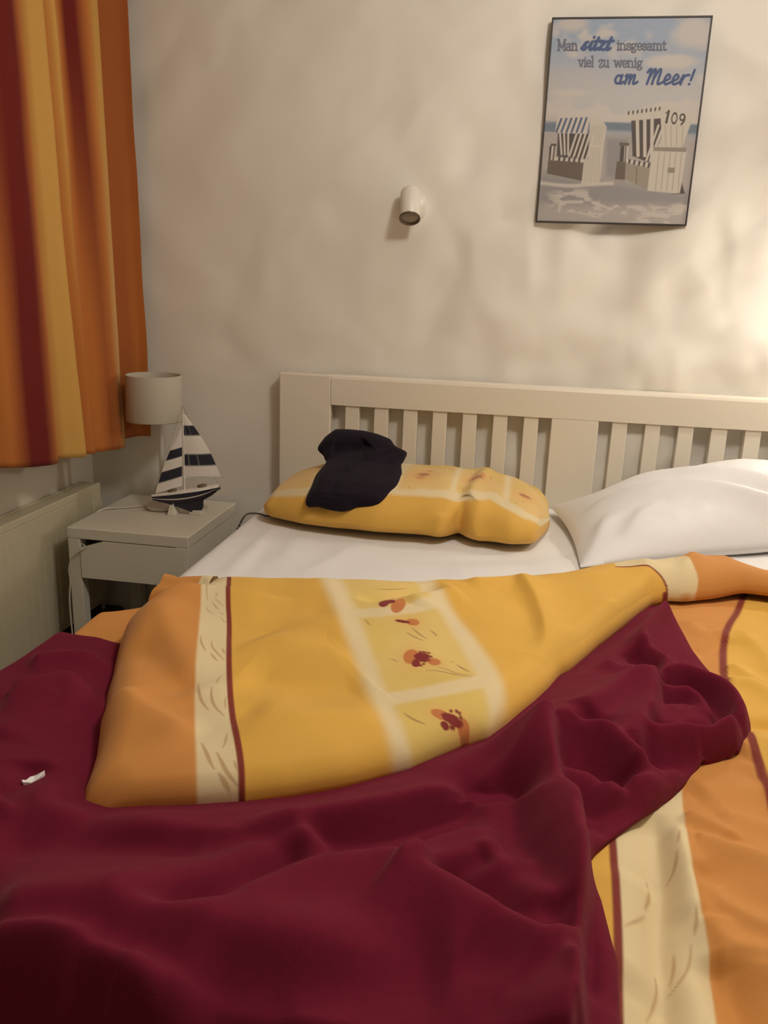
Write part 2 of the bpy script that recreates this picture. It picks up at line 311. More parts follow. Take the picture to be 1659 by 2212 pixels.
D = {
'flap_top': [[.132,-1.35],[.146,-1.304],[.181,-1.28],[.199,-1.245],[.199,-1.192],[.243,-1.185],[.44,-1.142],[.604,-1.111],[.694,-1.081],[.88,-.975],[.94,-.919],[1.024,-.861],[1.089,-.836],[1.133,-.804],[1.198,-.779],[1.26,-.768],[1.295,-.791],[1.32,-.847],[1.42,-.845],[1.56,-.8]],
'flap_hem': [[.329,-1.889],[.376,-1.872],[.442,-1.85],[.49,-1.832],[.538,-1.808],[.605,-1.769],[.674,-1.717],[.74,-1.643],[.772,-1.617],[.799,-1.574],[.836,-1.499],[.86,-1.444],[.878,-1.391],[.896,-1.366],[.946,-1.261],[1.014,-1.136],[1.072,-1.027],[1.106,-.994],[1.141,-.99],[1.187,-.965],[1.271,-.918],[1.42,-.94],[1.56,-.9]],
'flap_left': [[.132,-1.35],[.129,-1.381],[.131,-1.416],[.158,-1.494],[.208,-1.63],[.277,-1.791],[.296,-1.857],[.308,-1.883],[.329,-1.889]],
'flap_right': [[1.56,-.8],[1.56,-.9]],
'flap_poly': [[.132,-1.35],[.129,-1.381],[.131,-1.416],[.158,-1.494],[.208,-1.63],[.277,-1.791],[.296,-1.857],[.308,-1.883],[.329,-1.889],[.376,-1.872],[.442,-1.85],[.49,-1.832],[.538,-1.808],[.605,-1.769],[.674,-1.717],[.74,-1.643],[.772,-1.617],[.799,-1.574],[.836,-1.499],[.86,-1.444],[.878,-1.391],[.896,-1.366],[.946,-1.261],[1.014,-1.136],[1.072,-1.027],[1.106,-.994],[1.141,-.99],[1.187,-.965],[1.271,-.918],[1.42,-.94],[1.56,-.9],[1.56,-.8],[1.42,-.845],[1.32,-.847],[1.295,-.791],[1.26,-.768],[1.198,-.779],[1.133,-.804],[1.089,-.836],[1.024,-.861],[.94,-.919],[.88,-.975],[.694,-1.081],[.604,-1.111],[.44,-1.142],[.243,-1.185],[.199,-1.192],[.199,-1.245],[.181,-1.28],[.146,-1.304]],
'flap_folds': [[[[.141,-1.379],[.244,-1.356],[.302,-1.347],[.416,-1.328]],.012,.012,.05,.2,.3],[[[.246,-1.685],[.312,-1.735],[.372,-1.769],[.411,-1.788]],.012,.02,.04,.2,.2],[[[.173,-1.392],[.279,-1.539],[.353,-1.645]],.01,.04,.03,.2,.2],[[[.188,-1.526],[.259,-1.577],[.369,-1.683]],-.008,.03,.03,.2,.2],[[[.394,-1.474],[.502,-1.533],[.554,-1.504]],.008,.04,.05,.2,.2],[[[.408,-1.603],[.494,-1.611],[.596,-1.572]],-.007,.03,.04,.2,.2],[[[.449,-1.703],[.559,-1.707],[.648,-1.68]],.007,.04,.04,.2,.2],[[[.43,-1.18],[.48,-1.312],[.529,-1.476]],.005,.02,.03,.2,.2],[[[.612,-1.299],[.647,-1.245],[.704,-1.206]],.008,.02,.03,.2,.2],[[[.52,-1.301],[.595,-1.24],[.668,-1.192]],-.01,.012,.02,.2,.2],[[[.786,-1.027],[.841,-1.217],[.861,-1.41],[.863,-1.476]],.012,.03,.012,.2,.2],[[[.989,-1.13],[.993,-1.221]],.014,.02,.02,.3,0],[[[.885,-1.446],[.881,-1.369],[.901,-1.266]],.014,.014,.03,0,.3],[[[.832,-1.529],[.853,-1.478],[.861,-1.41]],-.012,.02,.02,.2,.2],[[[.775,-1.625],[.812,-1.576],[.832,-1.558]],.008,.02,.02,.2,.2],[[[.664,-1.745],[.719,-1.705],[.771,-1.675]],-.01,.012,.02,.2,.2],[[[.7,-1.158],[.761,-1.116],[.805,-1.056]],.008,.02,.02,.2,.2],[[[1.097,-1.121],[1.132,-.989],[1.186,-.84]],.012,.015,.03,.2,.2],[[[1.091,-1.132],[1.173,-1.057],[1.25,-.984],[1.319,-.992]],.016,.05,.02,.1,.1],[[[1.067,-.92],[1.071,-1.032],[1.051,-1.114]],.008,.03,.02,.2,.2]],
'duvet_folds': [[[[.983,-1.728],[.977,-1.809],[.972,-1.864],[.96,-1.928],[.954,-2.011],[.942,-2.076]],-.016,.014,.02,.1,0],[[[1.002,-1.742],[1,-1.804],[1.001,-1.858],[.993,-1.928]],.012,.015,.02,.2,.2],[[[.945,-1.84],[.933,-1.928],[.929,-2.011]],.008,.03,.03,.2,.2],[[[1.016,-1.725],[1.055,-1.757],[1.067,-1.776]],.008,.012,.015,.2,.2],[[[1.013,-1.776],[1.058,-1.791],[1.096,-1.799]],.009,.01,.02,.2,0],[[[1.053,-1.717],[1.085,-1.719],[1.127,-1.721]],.006,.012,.02,.3,0],[[[1.012,-1.825],[1.039,-1.857],[1.082,-1.872]],-.006,.02,.02,.2,0],[[[1.012,-1.848],[1.038,-1.885],[1.076,-1.91]],.008,.02,.015,.2,0],[[[1.007,-1.899],[1.026,-1.939],[1.066,-1.949]],.01,.02,.02,.2,0],[[[1.007,-1.955],[1.03,-1.959],[1.066,-1.966]],.008,.01,.02,.2,0],[[[1.011,-1.948],[1.018,-1.992],[1.025,-2.045]],-.012,.02,.02,.2,0],[[[1.174,-1.249],[1.191,-1.291],[1.206,-1.347]],.008,.012,.015,.2,.2],[[[1.146,-1.328],[1.188,-1.335],[1.22,-1.376]],.009,.012,.02,.2,0],[[[1.217,-1.091],[1.243,-1.171],[1.249,-1.267]],.01,.012,.02,.2,0],[[[1.121,-1.446],[1.144,-1.462],[1.198,-1.459]],-.01,.01,.02,.1,0],[[[1.132,-1.066],[1.154,-1.13],[1.204,-1.094]],.008,.02,.02,.2,.2],[[[1.116,-1.204],[1.16,-1.182],[1.196,-1.13]],-.006,.015,.02,.2,.2],[[[1.033,-1.676],[1.101,-1.65],[1.152,-1.649]],.008,.03,.03,.2,0],[[[1.121,-1.59],[1.122,-1.656],[1.127,-1.741]],-.008,.02,.03,.2,0],[[[1.11,-1.557],[1.153,-1.534],[1.179,-1.553]],.01,.03,.03,.2,0]],
'bl_right': [[1.07,-1.04],[1.102,-1.016],[1.107,-1.072],[1.114,-1.146],[1.12,-1.232],[1.131,-1.313],[1.139,-1.382],[1.147,-1.427],[1.149,-1.48],[1.146,-1.514],[1.133,-1.545],[1.112,-1.578],[1.096,-1.589],[1.06,-1.61],[1.032,-1.658],[1.016,-1.685],[.994,-1.715],[.96,-1.758],[.924,-1.803],[.903,-1.833],[.895,-1.851],[.896,-1.874],[.905,-1.915],[.911,-1.97],[.914,-1.989],[.909,-2.056],[.914,-2.28]],
'bl_top': [[-.045,-1.44],[.03,-1.43],[.13,-1.432],[.5,-1.32],[.9,-1.12],[1.07,-1.04]],
'bl_left': [[-.045,-1.44],[-.045,-2.28]],
'bl_bottom': [[-.045,-2.28],[.5,-2.28],[.914,-2.28]],
'blanket_folds': [[[[.09,-1.685],[.131,-1.671],[.159,-1.651],[.214,-1.658]],.022,.012,.05,.1,0],[[[.055,-1.584],[.102,-1.558],[.178,-1.539]],.014,.02,.02,.1,0],[[[.14,-1.803],[.152,-1.739],[.16,-1.683]],.008,.03,.03,.15,.15],[[[.217,-1.683],[.266,-1.785],[.297,-1.863]],-.01,.03,.02,.15,.15],[[[.219,-1.918],[.234,-1.887],[.227,-1.838]],-.012,.02,.03,.15,.15],[[[.24,-1.949],[.255,-1.901],[.338,-1.927]],.008,.04,.03,.15,.15],[[[.264,-1.999],[.316,-1.965],[.387,-1.957],[.47,-1.931],[.557,-1.911]],-.012,.025,.03,.15,.15],[[[.344,-1.938],[.423,-1.933],[.507,-1.918],[.571,-1.887],[.647,-1.844],[.722,-1.795],[.781,-1.752]],.02,.025,.014,.2,.1],[[[.502,-1.933],[.558,-1.913],[.614,-1.89],[.683,-1.863],[.741,-1.814],[.771,-1.774]],-.016,.014,.03,.2,.1],[[[.461,-1.936],[.499,-1.924],[.541,-1.927],[.598,-1.887]],.01,.012,.03,.15,.15],[[[.603,-1.885],[.565,-1.937],[.525,-1.996],[.473,-2.043],[.401,-2.082]],.03,.03,.028,.1,.3],[[[.587,-1.905],[.569,-1.951],[.53,-2.008],[.485,-2.048],[.446,-2.073]],-.034,.018,.022,.15,.3],[[[.702,-1.927],[.647,-1.946],[.595,-1.972],[.548,-2.004],[.513,-2.037]],.024,.05,.018,.05,.25],[[[.693,-1.93],[.729,-1.948],[.764,-1.971],[.796,-1.992],[.823,-2.01],[.848,-2.03],[.863,-2.045]],.038,.022,.055,.08,.1],[[[.723,-1.935],[.763,-1.958],[.8,-1.982],[.835,-2.007],[.858,-2.028]],-.03,.025,.012,.1,.1],[[[.698,-1.932],[.679,-1.959],[.63,-1.996]],.006,.05,.05,.15,.15],[[[.799,-1.877],[.759,-1.906],[.722,-1.93]],.016,.012,.016,.1,.2],[[[.801,-1.857],[.755,-1.859],[.698,-1.9],[.644,-1.931]],.012,.03,.02,.1,.3],[[[.788,-1.899],[.751,-1.929],[.728,-1.941]],-.012,.012,.014,.15,.15],[[[.841,-1.899],[.798,-1.919],[.758,-1.95]],.016,.012,.03,.1,.2],[[[.861,-1.94],[.84,-1.958],[.831,-1.981],[.844,-2]],.014,.02,.02,.15,.15],[[[.849,-1.962],[.855,-1.997],[.862,-2.018]],-.03,.02,.02,.2,.2],[[[.331,-2.11],[.374,-2.091],[.409,-2.081],[.473,-2.07],[.54,-2.071],[.613,-2.069],[.687,-2.056],[.752,-2.036]],.036,.05,.03,.1,.3],[[[.355,-2.144],[.398,-2.129],[.426,-2.125],[.469,-2.132],[.523,-2.15],[.559,-2.169]],.038,.022,.04,.1,0],[[[.414,-2.134],[.442,-2.153],[.473,-2.156],[.504,-2.144],[.528,-2.153]],.028,.015,.025,.15,.15],[[[.44,-2.134],[.482,-2.149]],-.012,.02,.02,.15,.15],[[[.534,-2.109],[.624,-2.105],[.701,-2.089],[.771,-2.069]],-.016,.05,.05,.15,.15],[[[.769,-2.038],[.811,-2.056],[.863,-2.05]],-.012,.05,.03,.15,.15],[[[.627,-2.143],[.682,-2.112],[.735,-2.099],[.778,-2.102]],.012,.05,.05,.15,.15],[[[.861,-2.048],[.831,-2.072],[.805,-2.106]],.012,.03,.05,.15,.15],[[[.854,-1.64],[.854,-1.693],[.864,-1.758],[.88,-1.814],[.885,-1.862],[.886,-1.887],[.88,-1.936],[.874,-1.987],[.869,-2.039],[.864,-2.102]],.05,.006,.05,.03,0],[[[.81,-1.755],[.815,-1.837],[.831,-1.89],[.85,-1.942],[.864,-1.977],[.869,-2.017],[.865,-2.064]],-.022,.02,.02,.1,.1],[[[.885,-1.893],[.892,-1.953],[.894,-2.006],[.887,-2.097]],.006,.02,.02,.1,0],[[[.779,-1.763],[.795,-1.751],[.808,-1.76]],-.045,.028,.012,0,0],[[[.77,-1.757],[.786,-1.728],[.808,-1.712],[.832,-1.673],[.854,-1.637]],.026,.016,.022,.15,.05],[[[.854,-1.637],[.888,-1.618],[.924,-1.627],[.952,-1.655],[.968,-1.683],[.968,-1.703]],.034,.007,.02,.05,.1],[[[.87,-1.689],[.897,-1.683],[.924,-1.698],[.939,-1.726]],-.018,.02,.02,.1,.1],[[[.857,-1.722],[.892,-1.708],[.922,-1.726],[.941,-1.755]],.016,.008,.03,.1,.1],[[[.875,-1.765],[.886,-1.772]],-.018,.03,.03,0,0],[[[.945,-1.72],[.984,-1.716],[1.013,-1.709]],.016,.015,.02,.1,.1],[[[.909,-1.816],[.939,-1.774],[.979,-1.751]],-.012,.015,.02,.15,.15],[[[1.084,-1.112],[1.055,-1.182],[1.026,-1.253],[1.025,-1.293],[1.043,-1.327],[1.05,-1.352],[1.036,-1.39]],.026,.012,.016,0,.1],[[[1.001,-1.299],[1.022,-1.341],[1.023,-1.376]],-.024,.02,.014,.1,.1],[[[.953,-1.358],[.973,-1.389],[1.012,-1.365]],.012,.014,.016,.1,.1],[[[1.032,-1.399],[1.011,-1.429],[.971,-1.47],[.925,-1.54],[.863,-1.614],[.802,-1.683]],.026,.018,.03,.05,.2],[[[1.018,-1.435],[1.014,-1.483],[.999,-1.543],[.978,-1.606],[.963,-1.656]],.03,.008,.045,.05,.1],[[[.913,-1.57],[.895,-1.6],[.882,-1.616]],-.016,.02,.02,.1,.1],[[[1.034,-1.41],[1.065,-1.393],[1.096,-1.416],[1.12,-1.449],[1.129,-1.498],[1.125,-1.552]],.026,.012,.014,.05,.1],[[[1.03,-1.44],[1.067,-1.423],[1.095,-1.455],[1.102,-1.518],[1.11,-1.526]],-.02,.012,.012,.05,.05],[[[1.022,-1.47],[1.055,-1.453],[1.083,-1.47],[1.092,-1.52]],.018,.01,.012,.05,.1],[[[1.023,-1.491],[1.058,-1.475],[1.079,-1.524],[1.085,-1.542]],-.012,.008,.02,.1,.1],[[[.99,-1.565],[1.026,-1.516],[1.06,-1.488],[1.075,-1.511],[1.081,-1.543]],.016,.008,.03,.1,.1],[[[.981,-1.607],[1.019,-1.596],[1.062,-1.595],[1.097,-1.571],[1.12,-1.549]],.028,.014,.022,.05,.1],[[[.989,-1.593],[1.035,-1.577],[1.079,-1.569]],-.014,.01,.01,.1,.1],[[[.974,-1.665],[1.013,-1.639],[1.057,-1.623]],-.016,.016,.02,.1,.1],[[[.96,-1.711],[.995,-1.682],[1.032,-1.663]],.012,.02,.02,.1,.1]],
'pillow_st': [[0,.078,-.5,-.16,.075],[.08,.115,-.52,-.13,.1],[.2,.22,-.565,-.1,.135],[.45,.42,-.592,-.085,.148],[.66,.58,-.575,-.085,.147],[.72,.63,-.565,-.085,.14],[.78,.685,-.56,-.085,.142],[.88,.78,-.595,-.09,.128],[.95,.845,-.575,-.1,.115],[1,.886,-.42,-.14,.085]],
'pillow_folds': [[[[.7,-.1],[.69,-.25],[.665,-.42],[.66,-.55]],.014,.02,.05,.1,0],[[[.665,-.16],[.655,-.3],[.64,-.5]],-.016,.02,.02,.1,0],[[[.78,-.08],[.84,-.2],[.87,-.3]],-.012,.01,.02,.1,.1],[[[.1,-.5],[.2,-.52],[.3,-.56]],-.01,.02,.02,.1,.1]],
'pillow_front_folds': [[[[.655,.7],[.645,.64],[.64,.58]],-.045,.02,.018,.1,0],[[[.69,.7],[.68,.64],[.7,.58]],.02,.02,.05,.1,0],[[[.3,.6],[.45,.595],[.6,.6]],-.01,.008,.01,.2,.2],[[[.6,.66],[.595,.6]],.012,.02,.02,.2,0]],
'shirt_poly': [[.236,.808],[.278,.81],[.322,.809],[.364,.803],[.406,.792],[.421,.775],[.442,.768],[.462,.762],[.463,.754],[.458,.747],[.458,.737],[.449,.735],[.464,.72],[.471,.707],[.459,.693],[.446,.681],[.432,.667],[.412,.662],[.368,.659],[.355,.652],[.334,.648],[.306,.649],[.284,.652],[.266,.655],[.239,.651],[.229,.659],[.23,.68],[.233,.694],[.225,.709],[.228,.713],[.231,.72],[.238,.727],[.223,.733],[.221,.74],[.205,.746],[.19,.754],[.196,.767],[.209,.787]],
'shirt_folds': [[[[.243,.746],[.294,.75],[.326,.759],[.34,.778]],-.03,.012,.02,.1,.1],[[[.241,.727],[.301,.734],[.343,.746]],.012,.02,.03,.1,.1],[[[.312,.721],[.303,.699],[.301,.671]],-.012,.015,.02,.1,.1],[[[.399,.752],[.417,.726],[.423,.703]],-.015,.02,.015,.1,.1],[[[.419,.764],[.442,.751],[.449,.736]],-.012,.01,.015,.1,.1],[[[.36,.718],[.358,.695],[.363,.667]],.01,.02,.03,.1,.1]],
'f_orange': [[.2487,-1.3534],[.2716,-1.4143],[.2971,-1.4869],[.3303,-1.5799],[.3682,-1.6791],[.401,-1.7587],[.4238,-1.8119],[.4402,-1.8506]],
'f_red': [[.2747,-1.2861],[.2986,-1.3546],[.3158,-1.4013],[.3289,-1.4343],[.3435,-1.4734],[.3628,-1.5278],[.3869,-1.5937],[.4114,-1.6575],[.4321,-1.7076],[.4493,-1.7456],[.464,-1.776],[.4758,-1.8005],[.484,-1.8189],[.4888,-1.8322]],
'f_red_w': .0085,
'band_l': [[.4493,-1.2601],[.508,-1.3953],[.56,-1.5162],[.6025,-1.6154],[.6341,-1.6859],[.6564,-1.7302]],
'band_l2': [[.4839,-1.2378],[.5401,-1.3784],[.5889,-1.5039],[.6281,-1.6047],[.657,-1.6729],[.6776,-1.7128]],
'band_r': [[.6188,-1.2014],[.6509,-1.2741],[.6796,-1.3368],[.7051,-1.3946],[.7288,-1.4567],[.7501,-1.5188],[.7651,-1.5687],[.7713,-1.5998],[.7713,-1.6164]],
'band_r2': [[.6531,-1.1961],[.6794,-1.2636],[.705,-1.3222],[.7329,-1.378],[.7607,-1.4402],[.7815,-1.501],[.7915,-1.5467],[.7902,-1.5778],[.781,-1.6027]],
'band_x': [[[.5321,-1.3652],[.5998,-1.3363],[.6817,-1.2651]],[[.6188,-1.6252],[.667,-1.593],[.7299,-1.551],[.7791,-1.5077]]],
'f_red2': [[1.0008,-.9786],[1.0467,-.9784],[1.0691,-.9773],[1.0945,-.9826],[1.1061,-.9949],[1.0989,-1.0019]],
'f_cream2': [[1.1613,-.9276],[1.1701,-.9543],[1.1654,-.9764],[1.1426,-.9874]],
'flowers': [[[[[.6434,-1.4848],.012,.0216],[[.6806,-1.4892],.0104,.0109]],[[[.6609,-1.483],.0112,.0115],[[.6541,-1.5014],.0056,.0092]],[[.6554,-1.4686],[.6599,-1.4673],[.6641,-1.4671],[.6694,-1.4665],[.6741,-1.4759],[.662,-1.5052],[.6654,-1.4996]]],[[[[.7054,-1.6339],.0135,.0093],[[.7386,-1.6358],.0092,.0116]],[[[.721,-1.6339],.0128,.0074],[[.7137,-1.6483],.005,.0053]],[[.7191,-1.621],[.7267,-1.618],[.731,-1.6196],[.7335,-1.6253],[.7136,-1.6298],[.7223,-1.6454],[.7252,-1.6436]]],[[[[.5965,-1.315],.0123,.0342]],[[[.5701,-1.3099],.0076,.0163],[[.579,-1.3],.0085,.0098]],[]],[[[[.6308,-1.3717],.0113,.012]],[[[.6133,-1.3757],.0104,.0042]],[]]],
'stems': [[[[.6253,-1.4073],[.6299,-1.4114],[.6346,-1.4153],[.6395,-1.4189],[.6446,-1.422],[.6499,-1.4248],[.6553,-1.4275]],.0018],[[[.6318,-1.3909],[.6368,-1.3967],[.6417,-1.4022],[.6465,-1.4073],[.6512,-1.4117],[.6558,-1.4157],[.6604,-1.4194]],.0018],[[[.6616,-1.3877],[.6644,-1.3901],[.6671,-1.3925],[.6695,-1.395],[.6714,-1.3977],[.6729,-1.4005],[.6743,-1.4034]],.0018],[[[.5504,-1.3847],[.5526,-1.3884],[.5549,-1.392],[.5572,-1.3956],[.5596,-1.3991],[.562,-1.4025],[.5645,-1.4059]],.0016],[[[.6125,-1.5005],[.6148,-1.5005],[.617,-1.5007],[.6191,-1.5015],[.6212,-1.503],[.6232,-1.5051],[.6252,-1.5074]],.0013],[[[.6719,-1.5192],[.676,-1.5175],[.6805,-1.5162],[.6861,-1.516],[.693,-1.5172],[.7012,-1.5193],[.7103,-1.521],[.72,-1.5217],[.73,-1.5217],[.7403,-1.5214]],.0016],[[[.6873,-1.5044],[.6917,-1.5057],[.6961,-1.5071],[.7009,-1.5091],[.706,-1.5117],[.7117,-1.5144],[.7183,-1.5163],[.7259,-1.5167],[.7343,-1.5162],[.743,-1.5152]],.0013],[[[.7158,-1.4867],[.7184,-1.4898],[.7211,-1.4928],[.7242,-1.4959],[.7278,-1.4989],[.7317,-1.5019],[.7358,-1.5049]],.0024],[[[.7045,-1.4789],[.7107,-1.4762]],.0012],[[[.6572,-1.6502],[.6612,-1.6538],[.6654,-1.657],[.6701,-1.6595],[.6754,-1.661],[.6813,-1.6616],[.6874,-1.662]],.0021],[[[.7396,-1.6433],[.7422,-1.6415]],.0018],[[[.54,-1.2445],[.5446,-1.2452],[.5501,-1.2449],[.5581,-1.242],[.5694,-1.2358],[.583,-1.227],[.5977,-1.2171]],.0013],[[[.5452,-1.2865],[.5625,-1.3039]],.0024]],
'twigs': [[[[.2437,-1.3155],[.2518,-1.3367],[.2594,-1.3564],[.2659,-1.3726],[.2709,-1.3841],[.2747,-1.3922],[.2781,-1.3987]],.0013],[[[.2846,-1.3757],[.2884,-1.3833]],.0015],[[[.286,-1.3886],[.2906,-1.3924],[.2951,-1.3961],[.2992,-1.3993],[.3028,-1.4019],[.306,-1.4041],[.3091,-1.4061]],.001],[[[.2887,-1.4025],[.292,-1.4061],[.2952,-1.4094],[.2981,-1.4123],[.3005,-1.4145],[.3025,-1.4163],[.3044,-1.4179]],.0015],[[[.2826,-1.4173],[.2861,-1.4217],[.2897,-1.4258],[.2932,-1.429],[.2969,-1.431],[.3005,-1.4321],[.3042,-1.4329]],.001],[[[.3078,-1.4244],[.3176,-1.4295]],.001],[[[.3153,-1.4375],[.3187,-1.4413],[.322,-1.4449],[.3252,-1.4477],[.3283,-1.4496],[.3313,-1.4508],[.3343,-1.4517]],.001],[[[.3102,-1.5091],[.3124,-1.516],[.315,-1.5233],[.3188,-1.5314],[.3242,-1.5407],[.3308,-1.5508],[.3379,-1.5612]],.0018],[[[.332,-1.5206],[.334,-1.5265],[.3364,-1.5326],[.3399,-1.5394],[.3448,-1.5468],[.3506,-1.5545],[.3566,-1.5615],[.3622,-1.5674],[.3676,-1.5725],[.3728,-1.5772]],.0018],[[[.3472,-1.5647],[.3505,-1.569],[.3538,-1.573],[.3568,-1.5764],[.3596,-1.579],[.3622,-1.581],[.3647,-1.5828]],.0021],[[[.3569,-1.5411],[.367,-1.5585]],.0015],[[[.3841,-1.6166],[.3835,-1.6198],[.3831,-1.6232],[.3832,-1.6274],[.3838,-1.6325],[.3849,-1.6384],[.3862,-1.6445]],.0013],[[[.3568,-1.6387],[.3622,-1.6513],[.3675,-1.6633],[.3725,-1.6737],[.3769,-1.682],[.3811,-1.6886],[.3855,-1.6945],[.3903,-1.7002],[.3954,-1.7059],[.4006,-1.7115]],.0023],[[[.384,-1.6567],[.3871,-1.6657],[.3904,-1.6745],[.3941,-1.683],[.3985,-1.6911],[.4035,-1.6985],[.4088,-1.7052],[.4144,-1.7111],[.4202,-1.7163],[.426,-1.7213]],.0021],[[[.4131,-1.6749],[.4131,-1.6779],[.4135,-1.6812],[.4145,-1.6855],[.4165,-1.691],[.4191,-1.6975],[.4221,-1.7043]],.0013],[[[.4453,-1.7624],[.4469,-1.7689],[.4484,-1.775],[.4495,-1.7805],[.45,-1.785],[.4502,-1.7887],[.4502,-1.7922]],.0015],[[[.4225,-1.7898],[.4264,-1.795],[.4303,-1.8002],[.434,-1.8052],[.4377,-1.81],[.4411,-1.8144],[.4441,-1.818],[.4468,-1.8209],[.4492,-1.823],[.4514,-1.8249]],.0026],[[[.4471,-1.8024],[.4506,-1.8066],[.4542,-1.8106],[.4577,-1.8146],[.4612,-1.8185],[.4648,-1.822],[.4687,-1.8248],[.4729,-1.8269],[.4773,-1.8284],[.4818,-1.8297]],.0026],[[[.471,-1.8083],[.478,-1.8185]],.0018],[[[.4593,-1.8288],[.4615,-1.8301],[.4638,-1.8314],[.4662,-1.8325],[.4689,-1.8335],[.4718,-1.8344],[.4747,-1.8352]],.0028]],
'd_red': [[.9265,-1.7815],[.9257,-1.8055],[.9244,-1.8327],[.9227,-1.8616],[.9213,-1.8879],[.92,-1.9124],[.9183,-1.939],[.9161,-1.9664],[.914,-1.9922],[.9121,-2.0178],[.9099,-2.0445]],
'd_orange': [[1.0261,-1.6636],[1.0188,-1.7171],[1.0117,-1.7749],[1.0067,-1.829],[1.0047,-1.8708],[1.0043,-1.9022],[1.0043,-1.9284],[1.004,-1.9536],[1.0018,-1.9839],[.9972,-2.0224]],
'd_red2': [[1.3114,-.796],[1.2775,-.9055],[1.239,-1.0114],[1.2074,-1.0885],[1.1786,-1.1905],[1.1509,-1.3313],[1.1391,-1.4479],[1.139,-1.5281],[1.1389,-1.5928],[1.1361,-1.6613],[1.1287,-1.7394],[1.1164,-1.8277],[1.1014,-1.9258]],
'd_twigs': [[[[1.0027,-1.781],[.9967,-1.8026]],.0014],[[[.9943,-1.8148],[.9931,-1.8206],[.992,-1.8261],[.9908,-1.8312],[.9896,-1.8355],[.9883,-1.8392],[.9866,-1.8426],[.9845,-1.8458],[.9821,-1.8488],[.9796,-1.8518]],.0018],[[[.9597,-1.8647],[.9589,-1.8698],[.9579,-1.8749],[.9566,-1.88],[.955,-1.885],[.9531,-1.8899],[.9511,-1.8949]],.002],[[[.9594,-1.8487],[.959,-1.8591]],.0011],[[[.9501,-1.904],[.9469,-1.9089],[.9435,-1.9139],[.9398,-1.919],[.9355,-1.9242],[.9309,-1.9296],[.9261,-1.935]],.0016],[[[.9992,-1.9025],[.9989,-1.9067],[.9985,-1.9109],[.9977,-1.9154],[.9966,-1.9202],[.9952,-1.9253],[.9937,-1.9304]],.0018],[[[.9893,-1.9399],[.9881,-1.9465],[.9867,-1.9531],[.9848,-1.9596],[.9824,-1.9659],[.9793,-1.9721],[.9755,-1.9777],[.9712,-1.9829],[.9663,-1.9876],[.9613,-1.9922]],.0014],[[[.9725,-1.9472],[.972,-1.9527],[.9713,-1.9583],[.9701,-1.964],[.9685,-1.9699],[.9664,-1.9759],[.9641,-1.982]],.0016],[[[.9522,-1.9741],[.9521,-1.979],[.9519,-1.984],[.9514,-1.9888],[.9504,-1.9936],[.9489,-1.9986],[.9468,-2.0043],[.9441,-2.0108],[.9409,-2.018],[.9375,-2.0255]],.0014]],
'p_low': [[.2175,-.5226,.6691],[.2982,-.5366,.6772],[.4506,-.5353,.6925],[.5315,-.5267,.6928],[.6114,-.5211,.6904],[.7076,-.5139,.6907]],
'p_low_r': [[.7128,-.4942,.6947],[.7592,-.5292,.6797],[.813,-.5509,.6599],[.8575,-.5092,.6285]],
'p_up': [[.2105,-.498,.6837],[.2917,-.508,.6923],[.4621,-.5046,.7027],[.5269,-.4973,.7047],[.6207,-.4763,.7016],[.7041,-.4656,.7024]],
'p_up_r': [[.7169,-.451,.7043],[.7652,-.4913,.6902],[.8208,-.5237,.6692],[.8523,-.5101,.6488]],
'p_vert': [[[.5926,-.2003,.7105],[.6125,-.3953,.7178],[.6211,-.4781,.7007]],[[.6111,-.1809,.7046],[.6272,-.3819,.7129],[.634,-.4674,.6993]],[[.7515,-.2425,.7024],[.7533,-.388,.7039],[.7542,-.4798,.6943]],[[.7706,-.236,.6969],[.7688,-.4003,.7014],[.7698,-.4961,.6886]],[[.4375,-.217,.7119],[.468,-.3855,.7194],[.4859,-.4994,.7038]]],
'p_edge': [[.807,-.2467,.6879],[.833,-.3252,.6831],[.8532,-.4234,.6659]],
'p_flowers': [[[.5246,-.3811,.7207],.014],[[.518,-.4148,.7196],.012],[[.5366,-.3391,.7205],.008],[[.6734,-.3535,.7173],.013],[[.6625,-.3599,.7116],.011],[[.6883,-.3276,.7202],.007],[[.8104,-.4203,.6898],.013],[[.8172,-.4298,.6876],.01]],
'p_stems': [[[.5628,-.3811,.7225],[.5805,-.3323,.7221]],[[.4978,-.4868,.7073],[.5271,-.4582,.7139]],[[.6431,-.4519,.7018],[.6592,-.446,.7091]],[[.7121,-.3282,.7118],[.7357,-.2885,.7065]],[[.7873,-.4911,.6876],[.8077,-.4769,.6864]]],
'p_spot': [.8569,-.4832,.5889],
}

